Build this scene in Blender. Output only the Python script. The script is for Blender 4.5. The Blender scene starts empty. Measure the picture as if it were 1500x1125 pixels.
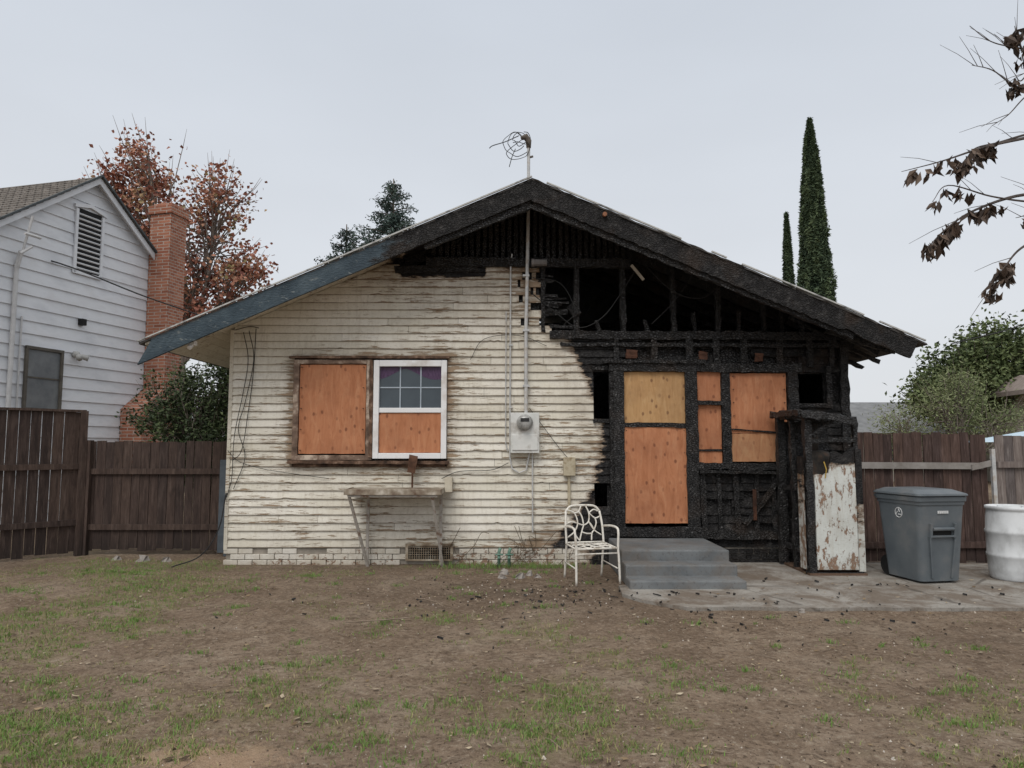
import bpy, math, random
import numpy as np
from mathutils import Vector, Matrix, noise
random.seed(7); rng=np.random.default_rng(7)
sc=bpy.context.scene
R=random.uniform
def lerp(a,b,t): return a+(b-a)*t
def cl(v,a=0.,b=1.): return max(a,min(b,v))

# ---------------------------------------------------------------- nodes
def nd(nt,typ,props=None,ins=None):
    n=nt.nodes.new(typ)
    for k,v in (props or {}).items(): setattr(n,k,v)
    for k,v in (ins or {}).items():
        if isinstance(v,bpy.types.NodeSocket): nt.links.new(v,n.inputs[k])
        else: n.inputs[k].default_value=v
    return n
def c4(c): return (c[0],c[1],c[2],1)
def coord(nt,scale=(1,1,1),rot=(0,0,0)):
    t=nd(nt,'ShaderNodeTexCoord')
    return nd(nt,'ShaderNodeMapping',None,{'Vector':t.outputs['Object'],'Scale':scale,'Rotation':rot}).outputs[0]
def nz(nt,scale=5,st=(1,1,1),detail=4,rough=.6,dist=0.):
    return nd(nt,'ShaderNodeTexNoise',None,{'Vector':coord(nt,st),'Scale':scale,'Detail':min(detail,5),'Roughness':rough,'Distortion':dist}).outputs['Fac']
def vor(nt,scale=5,st=(1,1,1),feature='F1',rand=1.,out='Distance'):
    return nd(nt,'ShaderNodeTexVoronoi',{'feature':feature},{'Vector':coord(nt,st),'Scale':scale,'Randomness':rand}).outputs[out]
def ramp(nt,fac,stops,out='Color'):
    n=nd(nt,'ShaderNodeValToRGB',None,{'Fac':fac}); e=n.color_ramp.elements
    while len(e)<len(stops): e.new(.5)
    for i,(p,c) in enumerate(stops):
        e[i].position=p
        e[i].color=c4(c) if isinstance(c,(tuple,list)) else (c,c,c,1)
    return n.outputs[out]
def mix(nt,f,a,b,mode='MIX'):
    n=nt.nodes.new('ShaderNodeMix'); n.data_type='RGBA'; n.blend_type=mode
    for i,v in ((0,f),(6,a),(7,b)):
        if isinstance(v,bpy.types.NodeSocket): nt.links.new(v,n.inputs[i])
        else: n.inputs[i].default_value=v if i==0 else c4(v)
    return n.outputs[2]
def mt(nt,op,a,b=0.,c=0.):
    n=nt.nodes.new('ShaderNodeMath'); n.operation=op
    for i,v in enumerate((a,b,c)):
        if isinstance(v,bpy.types.NodeSocket): nt.links.new(v,n.inputs[i])
        else: n.inputs[i].default_value=v
    return n.outputs[0]
def attr(nt,name): return nd(nt,'ShaderNodeAttribute',{'attribute_name':name}).outputs['Fac']
def start(name,rough=.8):
    m=bpy.data.materials.new(name); m.use_nodes=True
    b=m.node_tree.nodes['Principled BSDF']; b.inputs['Roughness'].default_value=rough
    b.inputs['Specular IOR Level'].default_value=.3
    return m,m.node_tree,b
def bump(nt,b,h,s=.3,d=.01):
    n=nd(nt,'ShaderNodeBump',None,{'Height':h,'Strength':s,'Distance':d}); nt.links.new(n.outputs[0],b.inputs['Normal'])
def setc(nt,b,s): nt.links.new(s,b.inputs['Base Color'])

def simple(name,c1,c2,scale=6,st=(1,1,1),rough=.75,bs=.25,metal=0.,c3=None,spec=.3,bd=.01):
    m,nt,b=start(name,rough)
    f=nz(nt,scale,st)
    s=[(.32,c1),(.68,c2)] if c3 is None else [(.3,c1),(.52,c2),(.68,c3)]
    setc(nt,b,ramp(nt,f,s)); b.inputs['Metallic'].default_value=metal; b.inputs['Specular IOR Level'].default_value=spec
    if bs>0: bump(nt,b,nz(nt,scale*6,st,2,.7),bs,bd)
    return m

def char_color(nt):
    f=nz(nt,9,(1,1,1),5,.72)
    c=ramp(nt,f,[(.3,(.004,.004,.004)),(.5,(.013,.012,.012)),(.62,(.034,.032,.031)),(.74,(.10,.095,.09))])
    f2=nz(nt,2.3,(1,1,1),3,.6)
    return mix(nt,ramp(nt,f2,[(.54,0.),(.70,.6)]),c,(.040,.026,.018))
def char_h(nt):
    v=vor(nt,22,(1,1,1.7),'DISTANCE_TO_EDGE')
    v=ramp(nt,v,[(0,0.),(.18,1.)])
    return mt(nt,'ADD',v,mt(nt,'MULTIPLY',nz(nt,60,(1,1,1),1),.6))
def mk_char():
    m,nt,b=start('charred_wood',.48)
    setc(nt,b,char_color(nt)); bump(nt,b,char_h(nt),1.,.018); b.inputs['Specular IOR Level'].default_value=.6
    return m
CHAR=mk_char()

def painted(name,paint,paint2,wood=(.22,.14,.08),wood2=(.36,.25,.15),peel=.60,st=(1.2,6,14),grime=.35,edgek=1.):
    m,nt,b=start(name,.6)
    base=mix(nt,ramp(nt,nz(nt,1.3,(1,1,2),4,.65),[(.35,0.),(.7,1.)]),paint,paint2)
    base=mix(nt,ramp(nt,nz(nt,4,(5,5,.6),4,.7),[(.48,0.),(.75,grime)]),base,(.40,.33,.23))
    base=mix(nt,ramp(nt,nz(nt,18,(1,1,3),3,.75),[(.55,0.),(.72,.5)]),base,(paint2[0]*.6,paint2[1]*.56,paint2[2]*.48))
    base=mix(nt,1.,base,ramp(nt,attr(nt,'rnd'),[(0,(.86,.85,.82)),(1,(1,1,1))]),'MULTIPLY')
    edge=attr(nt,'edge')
    stn=attr(nt,'stain')
    n1=nz(nt,3.2,st,5,.74,.3)
    big=nz(nt,.9,(1,1,1.2),3,.6)
    th=mt(nt,'ADD',mt(nt,'ADD',n1,mt(nt,'MULTIPLY',mt(nt,'POWER',edge,2.),.08)),mt(nt,'ADD',mt(nt,'MULTIPLY',mt(nt,'SUBTRACT',big,.5),.50),mt(nt,'MULTIPLY',stn,.17)))
    pm=ramp(nt,th,[(peel,0.),(peel+.025,1.)])
    wc=mix(nt,nz(nt,14,(1,1,4),2),wood,wood2)
    col=mix(nt,mt(nt,'MULTIPLY',pm,.92),base,wc)
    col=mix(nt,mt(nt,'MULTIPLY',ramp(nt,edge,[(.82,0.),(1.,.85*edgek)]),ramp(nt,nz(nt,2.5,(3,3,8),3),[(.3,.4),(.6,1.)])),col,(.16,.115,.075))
    sm=mt(nt,'MULTIPLY',stn,ramp(nt,nz(nt,3.5,(1,1,1),5,.7),[(.36,.2),(.68,1.)]))
    col=mix(nt,sm,col,(.20,.14,.09))
    bu=attr(nt,'burn')
    bn=mt(nt,'ADD',bu,mt(nt,'MULTIPLY',mt(nt,'SUBTRACT',nz(nt,3.0,(1,1,3),5,.72),.5),1.2))
    col=mix(nt,ramp(nt,bn,[(.26,0.),(.45,.85)]),col,(.17,.105,.06))
    cm=ramp(nt,bn,[(.44,0.),(.51,1.)])
    col=mix(nt,cm,col,char_color(nt))
    setc(nt,b,col)
    h=mt(nt,'ADD',mt(nt,'MULTIPLY',pm,-.5),mt(nt,'ADD',mt(nt,'MULTIPLY',nz(nt,30,(1,1,3),2),.3),mt(nt,'MULTIPLY',cm,char_h(nt))))
    bump(nt,b,h,.7,.008)
    return m
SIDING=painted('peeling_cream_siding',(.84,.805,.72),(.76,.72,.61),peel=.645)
PANEL=painted('peeling_white_panel',(.74,.77,.74),(.66,.69,.66),(.17,.11,.07),(.32,.16,.09),peel=.575,st=(5,5,2.2),edgek=0)
BRICKP=painted('painted_brick',(.76,.73,.66),(.62,.57,.48),(.22,.11,.07),(.3,.2,.13),peel=.60,st=(4,4,6))

def mk_barge():
    m,nt,b=start('barge_board_paint',.6)
    base=ramp(nt,nz(nt,2.2,(1,1,1),5,.65),[(.3,(.020,.034,.046)),(.5,(.038,.060,.077)),(.68,(.065,.093,.112))])
    base=mix(nt,ramp(nt,nz(nt,7,(1,1,3),5,.75),[(.60,0.),(.64,.8)]),base,(.17,.19,.19))
    bn=mt(nt,'ADD',attr(nt,'burn'),mt(nt,'MULTIPLY',mt(nt,'SUBTRACT',nz(nt,2,(1,1,2),5,.7),.5),.8))
    cm=ramp(nt,bn,[(.42,0.),(.55,1.)])
    setc(nt,b,mix(nt,cm,base,char_color(nt)))
    bump(nt,b,mt(nt,'ADD',mt(nt,'MULTIPLY',cm,char_h(nt)),nz(nt,20,(1,1,3),3)),.8,.014)
    return m
BARGE=mk_barge()

def mk_ply(name,c1,c2,c3,off=0.):
    m,nt,b=start(name,.75)
    g=nz(nt,2.2,(5,1,.9),5,.65,1.4)
    col=ramp(nt,g,[(.3,c1),(.5,c2),(.7,c3)])
    s_=nd(nt,'ShaderNodeSeparateXYZ',None,{0:coord(nt)})
    uv=nd(nt,'ShaderNodeCombineXYZ',None,{0:mt(nt,'ADD',mt(nt,'MULTIPLY',s_.outputs[0],6.6),off),1:mt(nt,'MULTIPLY',s_.outputs[2],4.4),2:0.}).outputs[0]
    v=nd(nt,'ShaderNodeTexVoronoi',{'voronoi_dimensions':'2D'},{'Vector':uv,'Scale':1.,'Randomness':.8}).outputs['Distance']
    v=mt(nt,'ADD',v,mt(nt,'MULTIPLY',mt(nt,'SUBTRACT',nz(nt,25,(1,1,1),2),.5),.10))
    k=ramp(nt,v,[(.08,1.),(.15,0.)])
    on=ramp(nt,nz(nt,2.7,(1,1,1),2),[(.42,.15),(.55,1.)])
    col=mix(nt,mt(nt,'MULTIPLY',mt(nt,'MULTIPLY',k,on),.75),col,(c1[0]*.40,c1[1]*.34,c1[2]*.4))
    col=mix(nt,ramp(nt,nz(nt,1.6,(1,1,1),4,.7),[(.42,0.),(.75,.55)]),col,(c1[0]*.6,c1[1]*.6,c1[2]*.7))
    col=mix(nt,ramp(nt,nz(nt,26,(2,1,.5),3,.7),[(.60,0.),(.72,.4)]),col,(c1[0]*.5,c1[1]*.5,c1[2]*.6))
    setc(nt,b,col); bump(nt,b,nz(nt,14,(6,1,1),3),.25,.004)
    return m
PLY_O=mk_ply('orange_plywood',(.40,.155,.07),(.49,.205,.10),(.55,.26,.135))
PLY_Y=mk_ply('yellow_plywood',(.42,.235,.10),(.51,.30,.135),(.57,.36,.175),.4)

def mk_wood(name,c1,c2,c3):
    m,nt,b=start(name,.85)
    g=nz(nt,4,(5,5,.7),5,.7,.5)
    col=ramp(nt,g,[(.3,c1),(.5,c2),(.7,c3)])
    r=attr(nt,'rnd')
    col=mix(nt,1.,col,ramp(nt,r,[(0,(.45,.45,.48)),(.5,(.8,.76,.75)),(1,(1.,.95,.9))]),'MULTIPLY')
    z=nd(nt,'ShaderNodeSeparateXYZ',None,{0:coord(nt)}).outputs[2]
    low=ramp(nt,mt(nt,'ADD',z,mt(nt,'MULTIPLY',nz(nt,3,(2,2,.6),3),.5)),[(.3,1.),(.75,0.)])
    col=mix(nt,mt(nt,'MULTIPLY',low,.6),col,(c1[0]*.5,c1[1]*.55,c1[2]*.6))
    stk=ramp(nt,nz(nt,6,(4,4,.35),4,.7),[(.55,0.),(.7,.5)])
    col=mix(nt,stk,col,(c3[0]*1.3,c3[1]*1.3,c3[2]*1.3))
    setc(nt,b,col); bump(nt,b,nz(nt,10,(8,8,.6),4,.7),.6,.006)
    return m
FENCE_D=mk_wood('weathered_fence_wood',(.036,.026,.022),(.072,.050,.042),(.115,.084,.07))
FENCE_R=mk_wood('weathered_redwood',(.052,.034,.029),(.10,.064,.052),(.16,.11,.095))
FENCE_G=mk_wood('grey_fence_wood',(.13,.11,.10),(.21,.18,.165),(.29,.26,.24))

def leafmat(name,cols,rough=.6):
    m,nt,b=start(name,rough)
    k=len(cols)-1
    setc(nt,b,ramp(nt,attr(nt,'rnd'),[(i/k,c) for i,c in enumerate(cols)]))
    b.inputs['Specular IOR Level'].default_value=.2
    return m

METAL=simple('galvanized_metal',(.40,.41,.41),(.56,.56,.55),8,rough=.5,bs=.1,metal=.2,c3=(.45,.40,.34))
GREYPAINT=simple('grey_box_paint',(.60,.61,.58),(.70,.70,.67),5,rough=.5,bs=.08,c3=(.46,.44,.40))
WIRE=simple('black_cable',(.015,.015,.015),(.03,.03,.03),20,rough=.6,bs=0)
VINYL=simple('white_vinyl',(.80,.80,.80),(.84,.84,.84),3,rough=.35,bs=.03,c3=(.64,.60,.56))
BROWNTRIM=simple('scorched_trim',(.03,.018,.012),(.12,.07,.045),7,(1,1,1),c3=(.30,.2,.14),bs=.5)
GLASS=simple('window_glass',(.030,.045,.058),(.05,.07,.085),1.5,rough=.07,bs=.0,spec=.7)
CURTAIN=simple('purple_curtain',(.05,.025,.06),(.12,.07,.14),14,(6,1,1),rough=.4)

# ---------------------------------------------------------------- geometry helpers
def E(name,loc=(0,0,0),rot=0.,s=1.):
    o=bpy.data.objects.new(name,None); sc.collection.objects.link(o); o.location=loc; o.rotation_euler=(0,0,rot);o.scale=(s,s,s)
    o.empty_display_size=.2
    return o
def mk(name,V,F,mat,parent=None,smooth=False,attrs=None):
    me=bpy.data.meshes.new(name); me.from_pydata([tuple(v) for v in V],[],[tuple(f) for f in F]); me.update()
    for k,a in (attrs or {}).items():
        at=me.attributes.new(k,'FLOAT','POINT'); at.data.foreach_set('value',np.asarray(a,dtype=np.float32))
    if smooth: me.polygons.foreach_set('use_smooth',[True]*len(me.polygons))
    me.materials.append(mat)
    o=bpy.data.objects.new(name,me); sc.collection.objects.link(o)
    if parent: o.parent=parent
    return o
class G:
    def __init__(s): s.V=[];s.F=[];s.R=[]
    def add(s,V,F,r=None):
        n=len(s.V); s.V+= [tuple(v) for v in V]; s.F+=[tuple(i+n for i in f) for f in F]
        r=random.random() if r is None else r
        s.R+=[r]*len(V); return s
    def box(s,x0,x1,y0,y1,z0,z1,r=None):
        V=[(x,y,z) for z in (z0,z1) for y in (y0,y1) for x in (x0,x1)]
        return s.add(V,[(0,2,3,1),(4,5,7,6),(0,1,5,4),(2,6,7,3),(0,4,6,2),(1,3,7,5)],r)
    def beam(s,p0,p1,w,d,jit=0.,seg=.09,side=None,r=None):
        p0=Vector(p0);p1=Vector(p1);D=p1-p0;L=D.length;D.normalize()
        if side is None:
            ref=Vector((0,1,0)) if abs(D.y)<.9 else Vector((1,0,0))
            a=D.cross(ref).normalized()
        else: a=Vector(side).normalized()
        b=a.cross(D).normalized()
        n=max(1,int(L/seg)) if jit else 1
        V=[];F=[]
        for i in range(n+1):
            c=p0+D*L*i/n
            for q,(u,v) in enumerate(((-1,-1),(1,-1),(1,1),(-1,1))):
                V.append(c+a*(u*w/2+R(-jit,jit))+b*(v*d/2+R(-jit,jit)*.6)+D*(R(-jit,jit)*1.5 if i in(0,n) else 0))
        for i in range(n):
            for q in range(4):
                F.append((i*4+q,i*4+(q+1)%4,i*4+4+(q+1)%4,i*4+4+q))
        F.append((3,2,1,0));F.append((n*4,n*4+1,n*4+2,n*4+3))
        return s.add(V,F,r)
    def tube(s,P,rad,n=6,r=None,cap=True):
        P=[Vector(p) for p in P]
        if not isinstance(rad,(list,tuple)): rad=[rad]*len(P)
        V=[];F=[];prev=None
        for i,p in enumerate(P):
            t=(P[min(i+1,len(P)-1)]-P[max(i-1,0)]).normalized()
            if prev is None:
                ref=Vector((0,0,1)) if abs(t.z)<.9 else Vector((1,0,0))
                a=t.cross(ref).normalized()
            else: a=(prev-t*prev.dot(t)).normalized()
            prev=a;b=t.cross(a)
            for k in range(n):
                an=2*math.pi*k/n
                V.append(p+(a*math.cos(an)+b*math.sin(an))*rad[i])
        for i in range(len(P)-1):
            for k in range(n):
                F.append((i*n+k,i*n+(k+1)%n,(i+1)*n+(k+1)%n,(i+1)*n+k))
        if cap:
            F.append(tuple(range(n-1,-1,-1)));F.append(tuple((len(P)-1)*n+k for k in range(n)))
        return s.add(V,F,r)
    def lathe(s,prof,c=(0,0,0),n=32,r=None):
        V=[];F=[]
        for (rr,z) in prof:
            for k in range(n):
                a=2*math.pi*k/n;V.append((c[0]+rr*math.cos(a),c[1]+rr*math.sin(a),c[2]+z))
        for i in range(len(prof)-1):
            for k in range(n):F.append((i*n+k,i*n+(k+1)%n,(i+1)*n+(k+1)%n,(i+1)*n+k))
        F.append(tuple((len(prof)-1)*n+k for k in range(n)))
        return s.add(V,F,r)
    def obj(s,name,mat,parent=None,smooth=False,attrs=None,bevel=0.):
        A={'rnd':s.R}
        for k,f in (attrs or {}).items(): A[k]=[f(*v) for v in s.V]
        o=mk(name,s.V,s.F,mat,parent,smooth,A)
        if bevel:
            b=o.modifiers.new('Bevel','BEVEL');b.width=bevel;b.segments=2;b.limit_method='ANGLE'
        return o
def box(name,x0,x1,y0,y1,z0,z1,mat,parent,bevel=0.,attrs=None):
    return G().box(x0,x1,y0,y1,z0,z1).obj(name,mat,parent,bevel=bevel,attrs=attrs)
def spline(P,n=8):
    P=[Vector(p) for p in P];out=[]
    Q=[P[0]*2-P[1]]+P+[P[-1]*2-P[-2]]
    for i in range(1,len(Q)-2):
        a,b,c,d=Q[i-1:i+3]
        for k in range(n):
            t=k/n
            out.append(.5*((2*b)+(c-a)*t+(2*a-5*b+4*c-d)*t*t+(3*b-a-3*c+d)*t*t*t))
    out.append(P[-1]);return out

# ================================================================= BURNED HOUSE
YF=10.30
XL,XR=-4.07,4.80
RX,RZ,SL=.27,5.26,.43
YO=9.50
YB=19.0
def roofz(x): return RZ-SL*abs(x-RX)
H=E('burned_house')
BZ=[.2,.45,.7,1.0,1.3,1.7,2.0,2.3,2.6,2.9,3.2,3.38,3.5,3.9,4.3]
BX=[.55,.72,.95,1.18,1.27,1.33,1.30,1.22,1.10,.98,.83,.62,.50,.45,.42]
def bound(z): return float(np.interp(z,BZ,BX))
def burn(x,y,z):
    b=cl((x-bound(z))/.44+.5)
    if z>3.2: b=max(b,cl((x-bound(z))/1.1+.42)*.8)
    if x>-1.75: b=max(b,cl((z-4.12)/.12+.5)*cl((x+1.75)/.2)*(1 if x<-.38 else .35))
    b=max(b,.42*cl((z-(roofz(x)-.30))/.25)*cl((x+3.2)/1.2))
    return b
def rd(x,z,x0,x1,z0,z1):
    return math.hypot(max(x0-x,0,x-x1),max(z0-z,0,z-z1))
def stain(x,y,z):
    d=rd(x,z,-3.16,-.92,1.4,2.92)
    s=.85*math.exp(-d/.07)+.30*math.exp(-d/.24)
    s+=.30*cl((.8-z)/.6)
    s+=.40*math.exp(-((x-bound(z)+.2)/.24)**2)
    s+=.26*math.exp(-((x+.1)/.45)**2)*cl((z-1.8)/1)
    s+=.35*math.exp(-rd(x,z,-2.0,-.9,.5,1.0)/.14)*.7
    s+=.38*cl((z-3.2)/.8)*cl((x+3.2)/2)
    s+=.3*math.exp(-((x-.2)/.12)**2)*cl((1.6-z))*.7
    s+=.35*cl(noise.noise((x*.8,z*1.6,4.))-.1)
    return cl(s)

def siding(segs_for_row,z0,z1,h,name,yf=YF):
    V=[];F=[];ED=[];RN=[]
    z=z0
    while z<z1:
        yo=R(-.002,.002)
        for (a,b) in segs_for_row(z):
            if b-a<.03: continue
            n=max(1,int((b-a)/.055)); base=len(V)
            tilt=R(-.002,.002);rr=random.random()
            for k in range(n+1):
                x=a+(b-a)*k/n
                wz=noise.noise((x*1.3,z*9,1.))*.006+tilt*(x-a)
                chip=0.
                if noise.noise((x*7,z*31,8.))>.48: chip=R(.004,.016)
                warp=0
                bb=burn(x,0,z)
                if bb>.45: wz+=R(-.006,.006);warp=R(-.006,.012)
                zm=roofz(x)-.036
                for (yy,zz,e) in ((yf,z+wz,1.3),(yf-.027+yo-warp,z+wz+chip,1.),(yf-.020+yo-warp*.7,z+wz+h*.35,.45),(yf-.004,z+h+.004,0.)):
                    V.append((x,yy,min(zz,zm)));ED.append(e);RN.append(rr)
            for k in range(n):
                q=base+k*4
                for j in range(3): F.append((q+j,q+4+j,q+5+j,q+1+j))
            F.append((base,base+1,base+2,base+3));F.append((base+n*4+3,base+n*4+2,base+n*4+1,base+n*4))
        z+=h
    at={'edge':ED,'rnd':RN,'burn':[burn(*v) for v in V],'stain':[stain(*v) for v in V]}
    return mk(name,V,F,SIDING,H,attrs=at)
HB=.113
def rowsegs(z):
    zc=z+HB/2
    a=XL+.05; lim=RX-(RZ-.036-z)/SL
    a=max(a,lim)
    if zc>3.33:
        b=bound(zc)+R(-.16,.14)
        if zc>4.22: b=-.35 if zc>4.28 else .4
        if zc>4.2:
            return [(a,-1.35+R(-.1,.1)),(-.95+R(-.1,.1),b)] if zc<4.3 else []
    elif zc>2.8: b=1.4+R(-.3,.5)
    else: b=1.44
    S=[(a,b)]
    def cut(S,x0,x1):
        o=[]
        for (p,q) in S:
            if x1<=p or x0>=q:o.append((p,q));continue
            if p<x0:o.append((p,x0))
            if q>x1:o.append((x1,q))
        return o
    if 1.42<zc<2.9: S=cut(S,-3.14,-.93)
    if 2.03<zc<2.77: S=cut(S,1.17,1.6)
    if .75<zc<1.17: S=cut(S,1.16+R(-.03,.03),1.6)
    if zc>3.4 and random.random()<.45: x_=R(.0,.3);S=cut(S,x_,x_+R(.04,.15))
    out=[]
    for (p,q) in S:
        while q-p>1.6 and random.random()<.75:
            m=R(p+.5,min(q-.4,p+2.6));out.append((p,m-.002));p=m+.002
        out.append((p,q))
    return out
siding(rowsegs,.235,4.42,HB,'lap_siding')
def rsegs(z):
    zc=z+HB/2;S=[]
    if 2.8<zc<3.18:
        x=1.6
        while x<4.7:
            l=R(.3,1.1)
            if random.random()<.6:S.append((x,min(x+l,4.75)))
            x+=l+R(.02,.12)
    elif zc<1.33:
        if zc>.55:
            x=2.72
            while x<3.85:
                l=R(.25,.8)
                if random.random()<.75:S.append((x,min(x+l,3.9)))
                x+=l+.02
        else: S=[(2.7,4.75)] if zc<.5 else [(2.7,3.5)]
    if zc>1.4 and zc<2.8 and not 2.24<zc<2.72: S.append((4.07+R(0,.06),4.75))
    return S
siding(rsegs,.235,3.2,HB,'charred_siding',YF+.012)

def sheet_holes(x0,x1,z0,z1,y,holes,g):
    xs=sorted({x0,x1,*[h[0] for h in holes],*[h[1] for h in holes]});xs=[x for x in xs if x0<=x<=x1]
    zs=sorted({z0,z1,*[h[2] for h in holes],*[h[3] for h in holes]});zs=[z for z in zs if z0<=z<=z1]
    for a,b in zip(xs,xs[1:]):
        for c,d in zip(zs,zs[1:]):
            mx,mz=(a+b)/2,(c+d)/2
            if any(h[0]<mx<h[1] and h[2]<mz<h[3] for h in holes): continue
            g.box(a,b,y,y+.03,c,d)
g=G()
sheet_holes(XL+.06,4.74,.2,3.27,YF+.03,[(1.18,1.40,2.03,2.77),(4.12,4.5,2.27,2.70),(1.18,1.36,.78,1.14),(1.55,2.5,.5,2.75),(3.1,3.95,1.45,2.7),(-3.05,-1.0,1.5,2.85)],g)
g.add([(XL+.06,YF+.03,3.27),(.40,YF+.03,3.27),(.40,YF+.03,4.30),(-1.9,YF+.03,4.2),(XL+.1,YF+.03,3.30)],[(0,1,2,3,4)])
g.obj('sheathing',CHAR,H)
g=G()
g.box(XL+.02,XL+.06,YF+.07,YB,.2,3.28);g.box(4.74,4.78,YF+.07,YB,.2,3.2)
g.box(XL,4.8,YB,YB+.04,.2,3.1)
g.add([(XL,YB,3.1),(4.8,YB,3.1),(RX,YB,5.1)],[(0,1,2)])
g.box(XL+.06,4.74,YF+.07,YB,.4,.45)
g.box(-1.,-.94,YF+.3,YB,.45,3.3);g.box(XL+.06,4.74,13.5,13.55,.45,4.0)
g.obj('interior_walls',CHAR,H)
box('side_wall_cladding',XL,XL+.02,YF,YB,.2,3.25,SIDING,H,attrs={'burn':lambda x,y,z:0,'stain':lambda x,y,z:.2,'edge':lambda *a:0})
box('corner_board',XL,XL+.05,YF-.032,YF-.001,.2,3.33,SIDING,H,attrs={'burn':lambda x,y,z:0,'stain':lambda x,y,z:.2,'edge':lambda *a:.2})
G().beam((4.78,YF,.1),(4.78,YF,3.2),.12,.12,.012).obj('charred_corner_post',CHAR,H)

g=G()
SHING=simple('roof_shingles',(.07,.065,.06),(.13,.125,.12),9,(1,3,1),rough=.9,bs=.5)
for sgn,xe in((-1,-4.97),(1,5.53)):
    n=60;V=[];F=[]
    for k in range(n+1):
        x=lerp(RX,xe,k/n)
        for (y,dz) in((YO-.04,0.),(YB+.3,0.),(YO-.04,-.028),(YB+.3,-.028)):
            jy=(R(-.03,.02) if (sgn>0 and dz<=0 and y<10) else 0)
            V.append((x,y+jy,roofz(x)+dz+.028))
    for k in range(n):
        q=k*4
        F+=[(q,q+4,q+5,q+1),(q+2,q+3,q+7,q+6),(q,q+2,q+6,q+4),(q+1,q+5,q+7,q+3)]
    q=n*4;F.append((q,q+1,q+3,q+2))
    g.add(V,F)
g.obj('roof_shingle_layer',SHING,H)
def burnroof(x,y,z): return cl((x+2.2)/1.0)
RA={'burn':burnroof,'stain':lambda x,y,z:.12+cl((x+3.2)/1.5)*.5,'edge':lambda *a:0.}
for sgn,xe,nm in((-1,-4.93,'soffit_boards'),(1,5.42,'soffit_boards_charred')):
    g=G()
    L=abs(xe-RX);w=.14;n=int(L/w)
    for k in range(n):
        x0=RX+sgn*(k*w+.003);x1=RX+sgn*((k+1)*w-.003)
        y0=YO+.003
        if sgn>0 and k>n-9: y0+=abs(R(-.05,.25))
        dz=R(0,.003)
        VV=[];FF=[]
        ys=[y0,9.9,10.3,10.35,YB]
        for yy in ys:
            VV+=[(x0,yy,roofz(x0)-.03-dz),(x1,yy,roofz(x1)-.03-dz),(x1,yy,roofz(x1)-.002),(x0,yy,roofz(x0)-.002)]
        for i in range(len(ys)-1):
            for q in range(4): FF.append((i*4+q,i*4+(q+1)%4,i*4+4+(q+1)%4,i*4+4+q))
        FF.append((3,2,1,0))
        g.add(VV,FF)
    g.obj(nm,SIDING,H,attrs=RA)
g=G()
DRIP=simple('drip_edge',(.36,.36,.34),(.52,.52,.50),5,(1,1,1),c3=(.12,.12,.12),rough=.6,bs=0)
for sgn,xe in((-1,-4.98),(1,5.5)):
    n=26
    for k in range(n):
        if sgn>0 and random.random()<.25: continue
        a=lerp(RX,xe,k/n);b=lerp(RX,xe,(k+1)/n)
        g.beam((a,YO-.055,roofz(a)+.045),(b,YO-.055,roofz(b)+.045),.018,.03,r=.5)
g.obj('drip_edge',DRIP,H)
def barge(name,xe_top,xe_bot,sgn,depth,jit):
    n=90;V=[];F=[]
    for k in range(n+1):
        t=k/n
        xt=lerp(RX,xe_top,t);xb=lerp(RX,xe_bot,t)
        j=0
        if sgn>0 or t<.35: j=R(-jit,jit)
        zt=roofz(xt)+.018;zb=roofz(xb)+.018-depth+j+(abs(noise.noise((xb*3,0,5)))*.10*cl((xb-3.8)/1) if sgn>0 else .015*math.sin(math.pi*t))
        for y in(YO-.04,YO):
            V+= [(xt,y,zt),(lerp(xt,xb,.5),y+R(-jit,jit)*.4,(zt+zb)/2),(xb,y,zb)]
    for k in range(n):
        q=k*6
        F+=[(q,q+1,q+7,q+6),(q+1,q+2,q+8,q+7),(q+3,q+9,q+10,q+4),(q+4,q+10,q+11,q+5),(q+2,q+5,q+11,q+8)]
    q=n*6;F+=[(q,q+1,q+4,q+3),(q+1,q+2,q+5,q+4)]
    return mk(name,V,F,BARGE,H,attrs={'burn':[cl((v[0]+2.4)/1.5) for v in V]})
barge('barge_board',-4.79,-4.98,-1,.285,.006)
barge('barge_board_charred',5.42,5.30,1,.30,.012)
g=G()
g.beam((RX-.02,YO+.03,roofz(RX)-.30),(-1.2,YO+.03,roofz(-1.2)-.24),.16,.05,.008)
g.beam((RX+.02,YO+.03,roofz(RX)-.30),(4.6,YO+.03,roofz(4.6)-.24),.16,.05,.012)
g.obj('charred_inner_barge',CHAR,H)
g=G()
g.beam((RX,9.95,roofz(RX)-.1),(5.2,9.95,roofz(5.2)-.1),.11,.05,.008)
for y in (10.42,11.0,11.6,12.2,12.8):
    for s,xe in((-1,-3.6),(1,5.0)):
        g.beam((RX,y,roofz(RX)-.12),(xe,y,roofz(xe)-.12),.15,.05,.008)
for i in range(11):
    x=5.0+R(-.5,.25);y=9.6+i*.22
    g.beam((x-.5,y,roofz(x-.5)-.12),(x+R(.1,.45),y+R(-.1,.1),roofz(x)-.22-R(0,.12)),R(.03,.09),.04,.012)
g.beam((4.3,9.7,roofz(4.3)-.3),(5.25,9.75,roofz(5.25)-.19),.05,.04,.015)
g.obj('charred_rafters',CHAR,H)
g=G()
x=-1.15
while x<1.75:
    zt=roofz(x)-.06;zb=4.34
    if zt-zb>.05: g.beam((x,YF,zb),(x+R(-.01,.01),YF,zt),.055,.03,.005)
    x+=R(.085,.10)
g.obj('gable_slats',CHAR,H)
g=G()
g.beam((-1.25,YF-.04,4.33),(1.72,YF-.04,4.31),.13,.08,.010)
g.beam((-1.7,YF-.02,4.22),(-.5,YF-.02,4.25),.10,.05,.014)
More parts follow.
